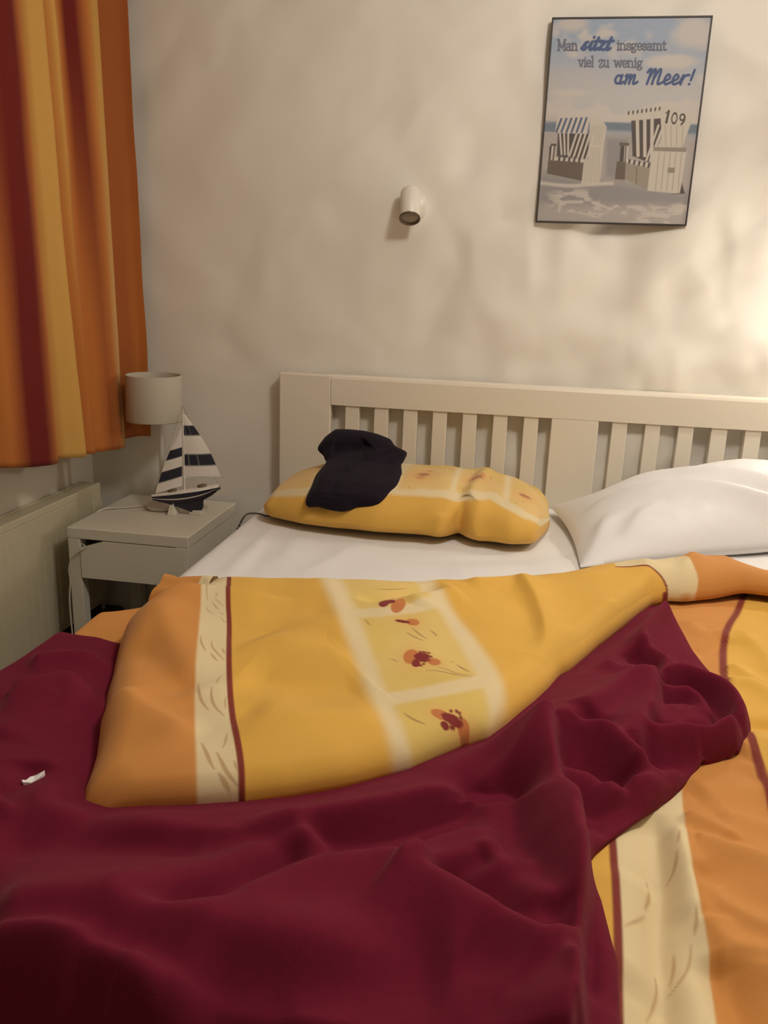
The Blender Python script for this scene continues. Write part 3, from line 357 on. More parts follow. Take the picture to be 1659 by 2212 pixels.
ART = [['p','sea',[[.0001,.278],[.4345,.2706],[.4353,.2343],[-.0019,.2466]],.004],['p','sea2',[[.1691,.2538],[.4338,.2458],[.4341,.2285],[.1708,.2362]],.006],['p','sand',[[-.0019,.2477],[.4395,.2323],[.4292,-.0021],[-.0033,-.003]],.006],['p','haze',[[-.0009,.2917],[.0366,.2949],[.0423,.2761],[.0002,.2761]],.01],['p','sand_d',[[.0019,.1361],[.2161,.1144],[.4299,.0892],[.4299,.057],[-.0005,.0496]],.02],['p','sand_d',[[.1793,.2341],[.2453,.2331],[.2408,.1183],[.1894,.1307]],.012],['p','white',[[.1286,.2894],[.1691,.2751],[.1787,.2614],[.1752,.2125],[.1745,.1106],[.2119,.1144],[.2167,.1084],[.1219,.1068],[.1211,.2112],[.1354,.215]],.003],['l','cream_d',[[.1382,.2659],[.1373,.217]],.0008,.002],['l','cream_d',[[.1444,.2658],[.1431,.2169]],.0008,.002],['l','cream_d',[[.1506,.2657],[.149,.2168]],.0008,.002],['l','cream_d',[[.1568,.2656],[.1548,.2167]],.0008,.002],['l','cream_d',[[.1631,.2655],[.1607,.2167]],.0008,.002],['l','cream_d',[[.1693,.2654],[.1665,.2166]],.0008,.002],['l','cream_d',[[.1277,.2072],[.1297,.1149]],.0008,.002],['l','cream_d',[[.134,.2071],[.1365,.1149]],.0008,.002],['l','cream_d',[[.1403,.207],[.1432,.1149]],.0008,.002],['l','cream_d',[[.1466,.207],[.15,.1148]],.0008,.002],['l','cream_d',[[.1528,.2069],[.1568,.1148]],.0008,.002],['l','cream_d',[[.1591,.2068],[.1635,.1147]],.0008,.002],['l','cream_d',[[.1653,.2067],[.1703,.1147]],.0008,.002],['p','dark',[[.0426,.2459],[.1327,.2445],[.1348,.1753],[.0455,.1822]],.002],['l','white',[[.049,.2438],[.0586,.1881]],.0025,.0008],['l','white',[[.0608,.2437],[.0679,.188]],.0025,.0008],['l','white',[[.0726,.2435],[.0772,.1879]],.0025,.0008],['l','white',[[.0961,.2431],[.0798,.1779]],.0027,.0008],['l','white',[[.1087,.2429],[.0925,.1777]],.0027,.0008],['l','white',[[.1212,.2428],[.1051,.1776]],.0027,.0008],['l','white',[[.1337,.2426],[.1178,.1775]],.0027,.0008],['l','white',[[.1462,.2424],[.1304,.1773]],.0027,.0008],['p','white',[[.0375,.2832],[.1288,.2875],[.1253,.2435],[.0345,.246]],.0015],['l','navy',[[.0493,.2822],[.0386,.2487]],.0031,.0008],['l','navy',[[.0635,.2828],[.0529,.2485]],.0031,.0008],['l','navy',[[.0776,.2833],[.0672,.2483]],.0031,.0008],['l','navy',[[.0918,.2838],[.0815,.2481]],.0031,.0008],['l','navy',[[.1058,.2844],[.0957,.2478]],.0031,.0008],['l','navy',[[.1199,.2849],[.1099,.2476]],.0031,.0008],['p','dark',[[.025,.2164],[.0411,.2162],[.0416,.2103],[.0255,.2105]],.001],['p','dark',[[.0221,.2105],[.0289,.2104],[.0292,.1724],[.0232,.1724]],.001],['p','white',[[.0289,.2104],[.0399,.2103],[.0397,.1743],[.0282,.1744]],.001],['l','dark',[[.0365,.2103],[.0359,.1743]],.0021,.0008],['p','white',[[.0393,.1803],[.1243,.1754],[.123,.1666],[.0387,.1715]],.001],['l','dark',[[.0534,.1793],[.0525,.1689]],.0031,.0008],['l','dark',[[.0678,.1792],[.067,.1688]],.0031,.0008],['l','dark',[[.0822,.179],[.0814,.1686]],.0031,.0008],['l','dark',[[.0966,.1789],[.0958,.1685]],.0031,.0008],['l','dark',[[.1109,.1787],[.1102,.1683]],.0031,.0008],['p','brown',[[.0215,.1724],[.1238,.1666],[.1231,.117],[.0213,.1352]],.0015],['p','white',[[.23,.301],[.3209,.3182],[.4037,.2939],[.4109,.2843],[.3926,.2078],[.4057,.1999],[.4015,.0873],[.31,.0937],[.313,.2127],[.3372,.2144],[.3261,.2744],[.2406,.2778]],.002],['l','dark',[[.2354,.2959],[.2356,.302]],.0023,.0008],['l','dark',[[.2474,.2976],[.2476,.3037]],.0023,.0008],['l','dark',[[.2594,.2993],[.2596,.3054]],.0023,.0008],['l','dark',[[.2714,.301],[.2715,.3071]],.0023,.0008],['l','dark',[[.2833,.3027],[.2834,.3087]],.0023,.0008],['l','dark',[[.2952,.3043],[.2953,.3104]],.0023,.0008],['l','dark',[[.3071,.306],[.3072,.3121]],.0023,.0008],['l','dark',[[.319,.3077],[.319,.3137]],.0023,.0008],['p','dark',[[.2446,.2789],[.3247,.2859],[.3313,.2474],[.3056,.1696],[.2586,.1859]],.0015],['l','white',[[.2618,.2774],[.274,.1877]],.0045,.0008],['l','white',[[.2819,.2794],[.2929,.1875]],.0045,.0008],['l','white',[[.3019,.2813],[.3118,.1873]],.0045,.0008],['l','white',[[.3209,.2668],[.2988,.1756]],.0029,.0008],['l','white',[[.3312,.2551],[.3086,.1755]],.0029,.0008],['l','white',[[.3414,.2434],[.3185,.1754]],.0029,.0008],['l','white',[[.3517,.2316],[.3283,.1753]],.0029,.0008],['p','brown',[[.2185,.2218],[.2458,.2206],[.2458,.2128],[.2185,.2139]],.001],['p','dark',[[.2227,.2131],[.2343,.213],[.2354,.1703],[.2238,.1704]],.001],['p','white',[[.2343,.213],[.2454,.2128],[.2452,.1722],[.236,.1723]],.001],['l','dark',[[.238,.2129],[.2394,.1723]],.0016,.0008],['p','white',[[.243,.1774],[.3101,.1664],[.3092,.1557],[.242,.1671]],.001],['l','dark',[[.2523,.1749],[.2512,.1662]],.0031,.0008],['l','dark',[[.2662,.1728],[.265,.1641]],.0031,.0008],['l','dark',[[.28,.1707],[.2789,.162]],.0031,.0008],['l','dark',[[.2938,.1686],[.2927,.1599]],.0031,.0008],['l','dark',[[.3076,.1664],[.3065,.1577]],.0031,.0008],['p','brown',[[.2167,.1713],[.2438,.1694],[.2446,.1223],[.2161,.1233]],.0015],['p','sand_b',[[.242,.1671],[.3106,.1545],[.3107,.0958],[.2444,.1243]],.0015],['l','brown',[[.274,.158],[.2771,.11]],.001,.0008],['p','brown_l',[[.3152,.2107],[.4044,.2096],[.4039,.198],[.3144,.2002]],.0015],['l','cream_d',[[.3313,.1949],[.3326,.0957]],.0016,.002],['l','cream_d',[[.3468,.1947],[.3483,.0956]],.0016,.002],['l','cream_d',[[.3623,.1946],[.364,.0955]],.0016,.002],['l','cream_d',[[.3777,.1944],[.3796,.0954]],.0016,.002],['l','cream_d',[[.3931,.1942],[.3952,.0954]],.0016,.002],['l','cream_d',[[.3391,.2665],[.3473,.2142]],.0014,.002],['l','cream_d',[[.3552,.2662],[.3619,.214]],.0014,.002],['l','cream_d',[[.3713,.266],[.3765,.2138]],.0014,.002],['l','cream_d',[[.3873,.2657],[.391,.2137]],.0014,.002],['p','brown_l',[[.3602,.1573],[.3799,.1563],[.38,.1421],[.3603,.143]],.001],['p','dark',[[.4039,.1173],[.4158,.0872],[.3771,.0854],[.4013,.0893]],.002],['l','dark',[[.3446,.3045],[.3413,.2749]],.0033,.0008],['l','dark',[[.3446,.3045],[.3376,.2993]],.0016,.0008],['o','dark',[.362,.286],.007,.0131,.0023],['o','dark',[.3833,.2886],.0062,.0078,.0023],['l','dark',[[.3894,.2904],[.3888,.279],[.3827,.2703]],.0025,.0008],['l','sand_l',[[.0039,.1095],[.0817,.103],[.1326,.106],[.2079,.1124]],.0045,.004],['l','sand_l',[[.0659,.0328],[.0727,.0557],[.1282,.0597]],.0037,.004],['l','ink',[[.0256,.4603],[.0235,.4867]],.0024,.0007],['l','ink',[[.0235,.4867],[.0336,.4662],[.0404,.4865]],.0024,.0007],['l','ink',[[.0404,.4865],[.0425,.4601]],.0024,.0007],['l','ink',[[.0205,.4868],[.0253,.4867]],.0024,.0007],['l','ink',[[.0385,.4865],[.0434,.4865]],.0024,.0007],['l','ink',[[.0231,.4603],[.028,.4602]],.0024,.0007],['l','ink',[[.0401,.4601],[.045,.46]],.0024,.0007],['l','ink',[[.0567,.4645],[.0561,.4664],[.0548,.468],[.053,.4689],[.0511,.4692],[.0493,.4686],[.0479,.4673],[.0473,.4656],[.0474,.4637],[.0484,.4619],[.0499,.4606],[.0518,.46],[.0538,.4602],[.0554,.4611],[.0564,.4626],[.0567,.4645]],.0024,.0007],['l','ink',[[.047,.4745],[.0505,.477],[.0544,.4756],[.056,.4719],[.0569,.4616],[.0599,.4599]],.0024,.0007],['l','ink',[[.0642,.4598],[.0627,.4769]],.0024,.0007],['l','ink',[[.0599,.4769],[.0627,.4769]],.0024,.0007],['l','ink',[[.0633,.4715],[.0635,.4732],[.0642,.4746],[.0651,.4758],[.0663,.4765],[.0676,.4768],[.0689,.4766],[.0703,.476],[.0714,.475],[.0724,.4736],[.0731,.472],[.0734,.4703]],.0024,.0007],['l','ink',[[.0734,.4703],[.0743,.4597]],.0024,.0007],['l','ink',[[.0617,.4598],[.0666,.4598]],.0024,.0007],['l','ink',[[.0719,.4597],[.0768,.4597]],.0024,.0007],['l','blue',[[.0893,.4634],[.0946,.4613],[.0997,.4643],[.0989,.4699],[.0958,.474],[.099,.4787],[.1049,.4807]],.0039,.0007],['l','blue',[[.0886,.4654],[.0984,.4756]],.0039,.0007],['l','blue',[[.107,.4673],[.1163,.4815],[.1113,.4662],[.1126,.461],[.1175,.4635]],.0039,.0007],['l','blue',[[.12,.4917],[.1208,.4927]],.0039,.0007],['l','blue',[[.1212,.4651],[.1331,.4915],[.1236,.4661],[.1253,.4609],[.1328,.4649]],.0039,.0007],['l','blue',[[.1231,.4819],[.139,.4833]],.0039,.0007],['l','blue',[[.1399,.4796],[.1448,.4816],[.1523,.48],[.1441,.472],[.1363,.462],[.1424,.4623],[.1511,.461]],.0039,.0007],['l','blue',[[.1562,.4646],[.168,.491],[.1587,.4656],[.1604,.4605],[.1678,.4645]],.0039,.0007],['l','blue',[[.1581,.4814],[.1739,.4828]],.0039,.0007],['l','ink',[[.1892,.4602],[.1876,.4764],[.1847,.4764]],.0023,.0007],['l','ink',[[.1867,.4603],[.1918,.4602]],.0023,.0007],['l','ink',[[.1868,.4825],[.1871,.4828]],.0023,.0007],['l','ink',[[.1964,.4601],[.1947,.4763]],.0023,.0007],['l','ink',[[.1918,.4763],[.1947,.4763]],.0023,.0007],['l','ink',[[.1953,.4712],[.1956,.4728],[.1962,.4742],[.1972,.4752],[.1984,.4759],[.1997,.4762],[.2011,.4761],[.2025,.4755],[.2037,.4745],[.2047,.4732],[.2054,.4717],[.2058,.47]],.0023,.0007],['l','ink',[[.2058,.47],[.2068,.46]],.0023,.0007],['l','ink',[[.1939,.4602],[.1989,.4601]],.0023,.0007],['l','ink',[[.2043,.46],[.2094,.46]],.0023,.0007],['l','ink',[[.2207,.4715],[.2203,.4752]],.0023,.0007],['l','ink',[[.2204,.4736],[.2158,.476],[.2117,.4741],[.2121,.4706],[.2166,.4683],[.2212,.466],[.222,.4623],[.2177,.4599],[.2126,.4622]],.0023,.0007],['l','ink',[[.2125,.4608],[.2121,.4648]],.0023,.0007],['l','ink',[[.2344,.4706],[.2338,.4726],[.2324,.4743],[.2306,.4753],[.2286,.4755],[.2267,.4749],[.2254,.4736],[.2248,.4718],[.225,.4698],[.226,.4679],[.2276,.4665],[.2296,.4659],[.2316,.4661],[.2332,.4671],[.2342,.4687],[.2344,.4706]],.0023,.0007],['l','ink',[[.234,.4742],[.2371,.4758]],.0023,.0007],['l','ink',[[.2266,.4662],[.2264,.463],[.2339,.4613],[.2371,.4581],[.2355,.4545],[.2308,.4536],[.2264,.4553],[.2264,.459],[.23,.4614]],.0023,.0007],['l','ink',[[.2404,.468],[.2508,.4679],[.2499,.4724],[.245,.4757],[.2407,.4728],[.2401,.4677],[.2422,.462],[.2471,.4596],[.2518,.4624]],.0023,.0007],['l','ink',[[.2635,.4709],[.263,.4746]],.0023,.0007],['l','ink',[[.2632,.473],[.2586,.4755],[.2546,.4736],[.255,.4701],[.2594,.4678],[.2641,.4655],[.2649,.4618],[.2605,.4594],[.2555,.4617]],.0023,.0007],['l','ink',[[.2555,.4603],[.255,.4643]],.0023,.0007],['l','ink',[[.2777,.4635],[.277,.4653],[.2757,.4668],[.2739,.4677],[.2719,.4679],[.2701,.4674],[.2687,.4662],[.2681,.4646],[.2683,.4627],[.2693,.4611],[.2709,.4599],[.2729,.4593],[.2748,.4594],[.2764,.4603],[.2775,.4618],[.2777,.4635]],.0023,.0007],['l','ink',[[.2676,.473],[.2712,.4753],[.2751,.474],[.2769,.4704],[.278,.4608],[.281,.4592]],.0023,.0007],['l','ink',[[.2854,.4591],[.2836,.4752]],.0023,.0007],['l','ink',[[.2807,.4752],[.2836,.4752]],.0023,.0007],['l','ink',[[.2842,.4701],[.2844,.4717],[.285,.473],[.2858,.4741],[.2869,.4748],[.2881,.4751],[.2894,.4749],[.2907,.4744],[.2918,.4734],[.2928,.4721],[.2934,.4706],[.2938,.469]],.0023,.0007],['l','ink',[[.2938,.469],[.295,.459]],.0023,.0007],['l','ink',[[.2938,.47],[.294,.4716],[.2945,.4729],[.2953,.474],[.2964,.4747],[.2976,.475],[.2989,.4748],[.3002,.4742],[.3013,.4733],[.3023,.472],[.303,.4705],[.3033,.4688]],.0023,.0007],['l','ink',[[.3033,.4688],[.3045,.4589]],.0023,.0007],['l','ink',[[.2829,.4591],[.2879,.4591]],.0023,.0007],['l','ink',[[.2925,.459],[.2974,.459]],.0023,.0007],['l','ink',[[.302,.4589],[.307,.4589]],.0023,.0007],['l','ink',[[.3101,.4804],[.3123,.4617],[.3153,.4588],[.3182,.4603]],.0023,.0007],['l','ink',[[.307,.4749],[.3161,.4747]],.0023,.0007],['l','ink',[[.0849,.4347],[.0916,.4182],[.0955,.4346]],.0022,.0007],['l','ink',[[.0827,.4348],[.0872,.4347]],.0022,.0007],['l','ink',[[.0932,.4346],[.0977,.4345]],.0022,.0007],['l','ink',[[.1027,.418],[.1012,.4345],[.0986,.4345]],.0022,.0007],['l','ink',[[.1004,.4181],[.105,.418]],.0022,.0007],['l','ink',[[.1005,.4407],[.1008,.441]],.0022,.0007],['l','ink',[[.1072,.4265],[.1166,.4264],[.1159,.431],[.1114,.4343],[.1075,.4315],[.1069,.4262],[.1088,.4204],[.1132,.4179],[.1175,.4208]],.0022,.0007],['l','ink',[[.1232,.4178],[.1209,.4432],[.1182,.4432]],.0022,.0007],['l','ink',[[.1209,.4178],[.1255,.4177]],.0022,.0007],['l','ink',[[.1407,.4306],[.1404,.4339],[.1498,.4338],[.1419,.4175],[.1518,.4174],[.1514,.421]],.0022,.0007],['l','ink',[[.152,.4337],[.1548,.4337],[.1558,.4231]],.0022,.0007],['l','ink',[[.1557,.4235],[.1561,.4218],[.1568,.4202],[.1578,.4188],[.1591,.4178],[.1604,.4173],[.1618,.4173],[.163,.4178],[.164,.4187],[.1648,.4201],[.1652,.4217],[.1652,.4234]],.0022,.0007],['l','ink',[[.1642,.4336],[.1658,.4172],[.1686,.4172]],.0022,.0007],['l','ink',[[.1619,.4336],[.1642,.4336]],.0022,.0007],['l','ink',[[.1828,.4331],[.1888,.4167],[.192,.4322],[.1984,.4166],[.2011,.4328]],.0022,.0007],['l','ink',[[.1803,.4331],[.1853,.4331]],.0022,.0007],['l','ink',[[.1986,.4329],[.2035,.4328]],.0022,.0007],['l','ink',[[.2061,.4249],[.2163,.4248],[.2155,.4294],[.2106,.4327],[.2063,.4298],[.2057,.4246],[.2078,.4189],[.2127,.4164],[.2173,.4192]],.0022,.0007],['l','ink',[[.2226,.4162],[.2208,.4326]],.0022,.0007],['l','ink',[[.218,.4326],[.2208,.4326]],.0022,.0007],['l','ink',[[.2214,.4274],[.2217,.429],[.2223,.4304],[.2232,.4315],[.2244,.4322],[.2257,.4325],[.2271,.4323],[.2284,.4317],[.2297,.4307],[.2307,.4294],[.2314,.4279],[.2317,.4262]],.0022,.0007],['l','ink',[[.2317,.4262],[.2328,.4161]],.0022,.0007],['l','ink',[[.2201,.4163],[.225,.4162]],.0022,.0007],['l','ink',[[.2303,.4161],[.2353,.4161]],.0022,.0007],['l','ink',[[.241,.416],[.2392,.4323],[.2364,.4323]],.0022,.0007],['l','ink',[[.2385,.416],[.2434,.416]],.0022,.0007],['l','ink',[[.2384,.4385],[.2387,.4388]],.0022,.0007],['l','ink',[[.2549,.4269],[.2543,.4289],[.2529,.4305],[.2511,.4316],[.2492,.4318],[.2474,.4312],[.246,.4299],[.2454,.428],[.2457,.426],[.2467,.4241],[.2483,.4227],[.2502,.4221],[.2522,.4223],[.2537,.4233],[.2547,.4249],[.2549,.4269]],.0022,.0007],['l','ink',[[.2545,.4305],[.2575,.432]],.0022,.0007],['l','ink',[[.2473,.4224],[.2471,.4192],[.2544,.4175],[.2576,.4142],[.2561,.4106],[.2515,.4097],[.2472,.4114],[.2471,.4151],[.2506,.4175]],.0022,.0007],['l','blue',[[.2056,.3887],[.2045,.392],[.2025,.3943],[.1999,.3954],[.1969,.3952],[.1941,.3935],[.1917,.3908],[.1902,.3873],[.1896,.3835],[.1902,.38],[.1918,.3772],[.1942,.3755],[.1971,.3752],[.2001,.3762],[.2027,.3785],[.2046,.3817]],.0035,.0007],['l','blue',[[.2076,.3965],[.2032,.3792],[.2057,.3745],[.2124,.3791]],.0035,.0007],['l','blue',[[.217,.3941],[.2213,.3963],[.217,.3744]],.0035,.0007],['l','blue',[[.2185,.3813],[.2264,.3951],[.2311,.395],[.2276,.3743]],.0035,.0007],['l','blue',[[.229,.3812],[.2368,.395],[.242,.3944],[.2388,.3776],[.242,.3741],[.2505,.3791]],.0035,.0007],['l','blue',[[.2756,.4032],[.2808,.4105],[.2851,.408],[.2768,.3738]],.0035,.0007],['l','blue',[[.28,.386],[.2913,.4079],[.2968,.4083],[.2905,.3736]],.0035,.0007],['l','blue',[[.2931,.3859],[.3049,.4077],[.3113,.4081],[.3054,.3783],[.3091,.3734],[.3185,.3782]],.0035,.0007],['l','blue',[[.3201,.3794],[.3362,.3877],[.3359,.3955],[.3301,.3971],[.324,.3879],[.3232,.3781],[.3287,.3731],[.3412,.3784]],.0035,.0007],['l','blue',[[.3424,.3791],[.3584,.3874],[.3581,.3952],[.3523,.3967],[.3462,.3876],[.3454,.3778],[.351,.3728],[.3634,.3781]],.0035,.0007],['l','blue',[[.3644,.3776],[.3728,.3957],[.3676,.3726]],.0035,.0007],['l','blue',[[.3699,.3824],[.378,.3944],[.3879,.3962]],.0035,.0007],['l','blue',[[.4008,.4086],[.3936,.3833]],.0035,.0007],['l','blue',[[.3904,.3731],[.391,.3738]],.0035,.0007]]


# ---------------- materials ----------------
PLASTER = mat('painted_plaster', (.84, .79, .70), .55, .7, 4.0, detail=3.5, stretch=((0, -.62, 0), (2.2, 1.0, .85)), bdist=.022)
WALLP = mat('smooth_wall_paint', (.78, .715, .60), .75, .3, 7, detail=4)
CEIL = mat('ceiling_paint', (.80, .76, .68), .9)
FLOORM = mat('dark_floor', (.06, .035, .022), .5, .2, 30, vary=.3)
WHITE = mat('cream_lacquer', (.80, .725, .60), .38, .06, 14)
WHITE2 = mat('white_lacquer', (.72, .67, .55), .35, .04, 14)
RADM = mat('radiator_enamel', (.62, .55, .38), .4, .05, 12)
DARKWOOD = mat('dark_wood', (.055, .022, .015), .6, .2, 40, vary=.3)
BLACK = mat('black_plastic', (.02, .018, .016), .45)
SHEET = mat('white_cotton', (.84, .82, .80), .85, .15, 900, sheen=.1)
SATIN = mat('white_satin_cotton', (.80, .785, .77), .42, .1, 700, sheen=.05, spec=.6)
COTTON = mat('printed_cotton', vcol=True, rough=.75, bump=.1, scale=800, sheen=.08, spec=.3)
PILLOWM = mat('printed_pillow_cotton', vcol=True, rough=.75, bump=.12, scale=800, sheen=.12)
FLEECE = mat('maroon_fleece', (.15, .0105, .028), .95, .12, 600, sheen=.14, vary=.12, spec=.1, sheen_tint=(.75, .28, .32))
JERSEY = mat('navy_jersey', (.0135, .009, .015), .95, .2, 500, sheen=.04, spec=.1)
CURT = mat('curtain_cloth', vcol=True, rough=.85, bump=.12, scale=500, sheen=.03, spec=.2)
POSTERM = mat('poster_print', vcol=True, rough=.55, spec=.25)
FRAMEM = mat('black_frame', (.03, .022, .018), .5)
LAMPW = mat('white_lamp_enamel', (.80, .74, .66), .35)
LENS = mat('lamp_lens', (.30, .25, .18), .2, spec=.6)
RIMM = mat('lamp_rim', (.16, .12, .08), .35, metal=.4)
SHADE = mat('lamp_shade_cloth', (.50, .45, .36), .85, .1, 600)
HULLM = mat('navy_hull_paint', (.014, .013, .026), .3)
HULLW = mat('white_hull_paint', (.74, .68, .60), .4)
WOODM = mat('varnished_wood', (.14, .10, .05), .5, .1, 60)
SAIL = mat('sail_cloth', vcol=True, rough=.85)
CORDW = mat('white_cord', (.66, .60, .48), .5)
CORDG = mat('grey_cable', (.06, .055, .05), .5)
GLASSM = mat('window_glass', (.9, .95, .95), .03, trans=1.0)
BULB = mat('lit_bulb', (1.0, .84, .62), .4, emit=25)

# ---------------- room ----------------
def struct(o): o['kind'] = 'structure'; return o
xs = np.arange(-.70, 2.61, .016); zs = np.arange(0, 2.51, .016)
X, Z = np.meshgrid(xs, zs)
a, b = X * .77 + Z * .64, -X * .64 + Z * .77                # trowel strokes run diagonally
relief = 1.9 * (.0050 * fbm(a * 2.6, b * 6.5, 3, 11) + .0045 * fbm(X * 2.2 + 5, Z * 1.9, 2, 21) + .0030 * np.abs(fbm(a * 5 + 3, b * 2.6, 2, 31)) - .0030 * np.abs(fbm(X * 6, Z * 4 + 9, 2, 41)))
struct(grid_obj('wall_back', np.dstack([X, -relief * smooth(-.70, -.6, X) * (.6 + 1.3 * smooth(.1, 1.3, X)) + .004, Z])[:, ::-1], PLASTER))
struct(box('floor', (-.9, -4.6, -.06), (2.75, .12, 0), FLOORM, bevel=0))
struct(box('ceiling', (-.9, -4.6, 2.5), (2.75, .12, 2.58), CEIL, bevel=0))
struct(box('wall_right', (2.6, -4.5, 0), (2.72, .1, 2.5), WALLP, bevel=0))
struct(box('wall_front', (-.86, -4.56, 0), (2.72, -4.44, 2.5), WALLP, bevel=0))
bm = bmesh.new()                                           # left wall round the window opening
for lo, hi in (((-.86, -4.5, 0), (-.70, .1, .78)), ((-.86, -4.5, 2.1), (-.70, .1, 2.5)), ((-.86, -.24, .78), (-.70, .1, 2.1)), ((-.86, -4.5, .78), (-.70, -2.0, 2.1))): add_box(bm, lo, hi)
struct(bm_obj('wall_left', bm, WALLP))
win = bpy.data.objects.new('window_1', None); COL.objects.link(win); win.location = (-.80, -1.12, .78); struct(win)
bm = bmesh.new()
for lo, hi in (((-.83, -2.0, .79), (-.77, -1.92, 2.1)), ((-.83, -.32, .79), (-.77, -.24, 2.1)), ((-.83, -1.92, 2.03), (-.77, -.32, 2.1)), ((-.83, -1.92, .79), (-.77, -.32, .86)), ((-.83, -1.16, .86), (-.77, -1.08, 2.03))): add_box(bm, lo, hi, .004)
bm_obj('window_frame', bm, WHITE2, win)
for y0, y1 in ((-1.92, -1.16), (-1.08, -.32)): box('pane', (-.803, y0, .86), (-.797, y1, 2.03), GLASSM, win, 0)
box('window_sill', (-.86, -2.0, .775), (-.655, -.24, .80), WHITE2, win, .004)
struct(prism('trim_1', [(-.70, 0), (-.602, 0), (-.602, .050), (-.612, .058), (-.70, .058)], 1, -1.1, -.012, DARKWOOD))

# ---------------- bed ----------------
bed = empty('bed', (.95, -1.05, 0), 'cream painted wooden double bed with a slatted headboard against the plaster wall', 'bed')
HF, HB = -.05, -.012
box('headboard_post', (0, HB - .038, 0), (.1724, HB, .948), WHITE, bed, .004)
box('headboard_post', (1.7276, HB - .038, 0), (1.90, HB, .948), WHITE, bed, .004)
box('headboard_post', (.8782, HB - .037, .30), (1.0218, HB, .8538), WHITE, bed, .003)
prism('headboard_rail', [(HB, .8538), (HF, .8538), (HF, .938), (HF + .003, .946), (HF + .009, .950), (HB, .950)], 0, .1732, 1.7268, WHITE, bed)
box('headboard_rail', (.1732, HB - .0365, .36), (1.7268, HB - .001, .583), WHITE, bed, .003)
sl = [(0.2203, 0.2666), (0.3159, 0.3617), (0.411, 0.4563), (0.5057, 0.5512), (0.6012, 0.6462), (0.698, 0.7425), (0.7931, 0.8388), (1.0628, 1.109), (1.1618, 1.2065), (1.2592, 1.3047), (1.3554, 1.4022), (1.4532, 1.4995), (1.551, 1.5973), (1.6488, 1.6951)]
for x0, x1 in sl: box('slat', (x0, HF + .006, .56), (x1, HB - .004, .858), WHITE, bed, .002)
box('side_rail', (.012, -2.10, .16), (.032, HF, .34), WHITE, bed, .003)
box('side_rail', (1.868, -2.10, .16), (1.888, HF, .34), WHITE, bed, .003)
box('foot_rail', (.032, -2.13, .16), (1.868, -2.10, .34), WHITE, bed, .003)
for x in (.012, 1.818): box('leg', (x, -2.13, 0), (x + .07, -2.07, .36), WHITE, bed, .003)

# mattress under a white fitted sheet
def rounded_slab(x0, x1, y0, y1, z0, z1, r, nu=150, nv=160):
    def prof(a0, a1, n):                                   # around: side, corner, top, corner, side
        q = [(a0, z0)] + [(a0 + r - r * math.cos(t), z1 - r + r * math.sin(t)) for t in np.linspace(0, math.pi / 2, 9)]
        c = [(a, z1) for a in np.linspace(a0 + r, a1 - r, n)][1:-1]
        return q + c + [(a1 - (p - a0), z) for p, z in q[::-1]]
    px, py = prof(x0, x1, nu), prof(y0, y1, nv)
    V = np.zeros((len(py), len(px), 3))
    for j, (y, zy) in enumerate(py):
        for i, (x, zx) in enumerate(px):
            V[j, i] = (x, y, min(zx, zy))
    return V
V = rounded_slab(.018, 1.882, -2.07, -.053, .345, ZM, .035)
wr = [[[[.138, -.957], [.133, -.746], [.134, -.507]], .005, .012, .03, .2, .3], [[[.233, -.80], [.224, -.638], [.214, -.553]], .006, .02, .04, .2, .3],
      [[[.178, -.97], [.166, -.736], [.14, -.5]], -.004, .012, .02, .2, .3], [[[.88, -.35], [.935, -.594]], -.006, .03, .04, .2, .2],
      [[[.621, -.79], [.784, -.692], [.944, -.64]], .005, .03, .03, .2, .2], [[[.30, -.9], [.36, -.72], [.40, -.6]], .004, .02, .03, .2, .2], [[[.5, -.72], [.7, -.66], [.86, -.62]], -.004, .02, .02, .2, .2]]
top = V[..., 2] > ZM - .002
V[..., 2] += np.where(top, ridges(V[..., :2], wr) + .0025 * fbm(V[..., 0] * 6, V[..., 1] * 6, 3, 8), 0)
mt = tag(grid_obj('mattress', V, SHEET), 'mattress in a smooth white fitted sheet on the cream bed', 'mattress')

# ---------------- printed duvet ----------------
YEL = np.array((.74, .42, .070)); ORA = np.array((.62, .265, .062)); CRE = np.array((.76, .62, .36)); RED = np.array((.22, .030, .016))
PALE = np.array((.74, .53, .17)); GREEN = np.array((.66, .46, .08)); PET = np.array((.56, .19, .05)); CEN = np.array((.22, .018, .016)); TWIG = np.array((.42, .21, .085))
def extend(pl, L=.6):
    p = np.asarray(pl, float)[:, :2]; a, b = p[0] - p[1], p[-1] - p[-2]
    return np.vstack([p[0] + a / np.linalg.norm(a) * L, p, p[-1] + b / np.linalg.norm(b) * L])
def sdist(P, pl, ext=True):
    d, s, _ = dist_poly(P, extend(spline(pl, 4)) if ext else spline(pl, 4)); return d * np.where(s == 0, 1, s)
def blend(C, col, m): C += (np.asarray(col) - C) * np.clip(m, 0, 1)[..., None]
def strokes(C, P, lst, col, soft=.0012, amt=.62):
    for pl, w in lst:
        q = spline(pl, 5); d, _, fr = dist_poly(P, q)
        ww = w * (.35 + .65 * np.sin(np.clip(fr, .04, .96) * np.pi))
        blend(C, col, amt * (1 - smooth(ww - soft, ww + soft, d)))
FV = flap_surface(); P = FV[..., :2]; C = np.tile(YEL, P.shape[:2] + (1,))
n1 = fbm(P[..., 0] * 9, P[..., 1] * 9, 3, 6)
so, sr = sdist(P, D['f_orange']), sdist(P, D['f_red'])
right = smooth(.68, .72, P[..., 0]) 
b1, b2, b3, b4 = [sdist(P, D[k]) for k in ('band_l', 'band_l2', 'band_r', 'band_r2')]
inb = smooth(-.012, .012, b1) * (1 - smooth(-.012, .012, b4)); blend(C, CRE, inb * .95)
cell = smooth(-.010, .010, b2) * (1 - smooth(-.010, .010, b3))
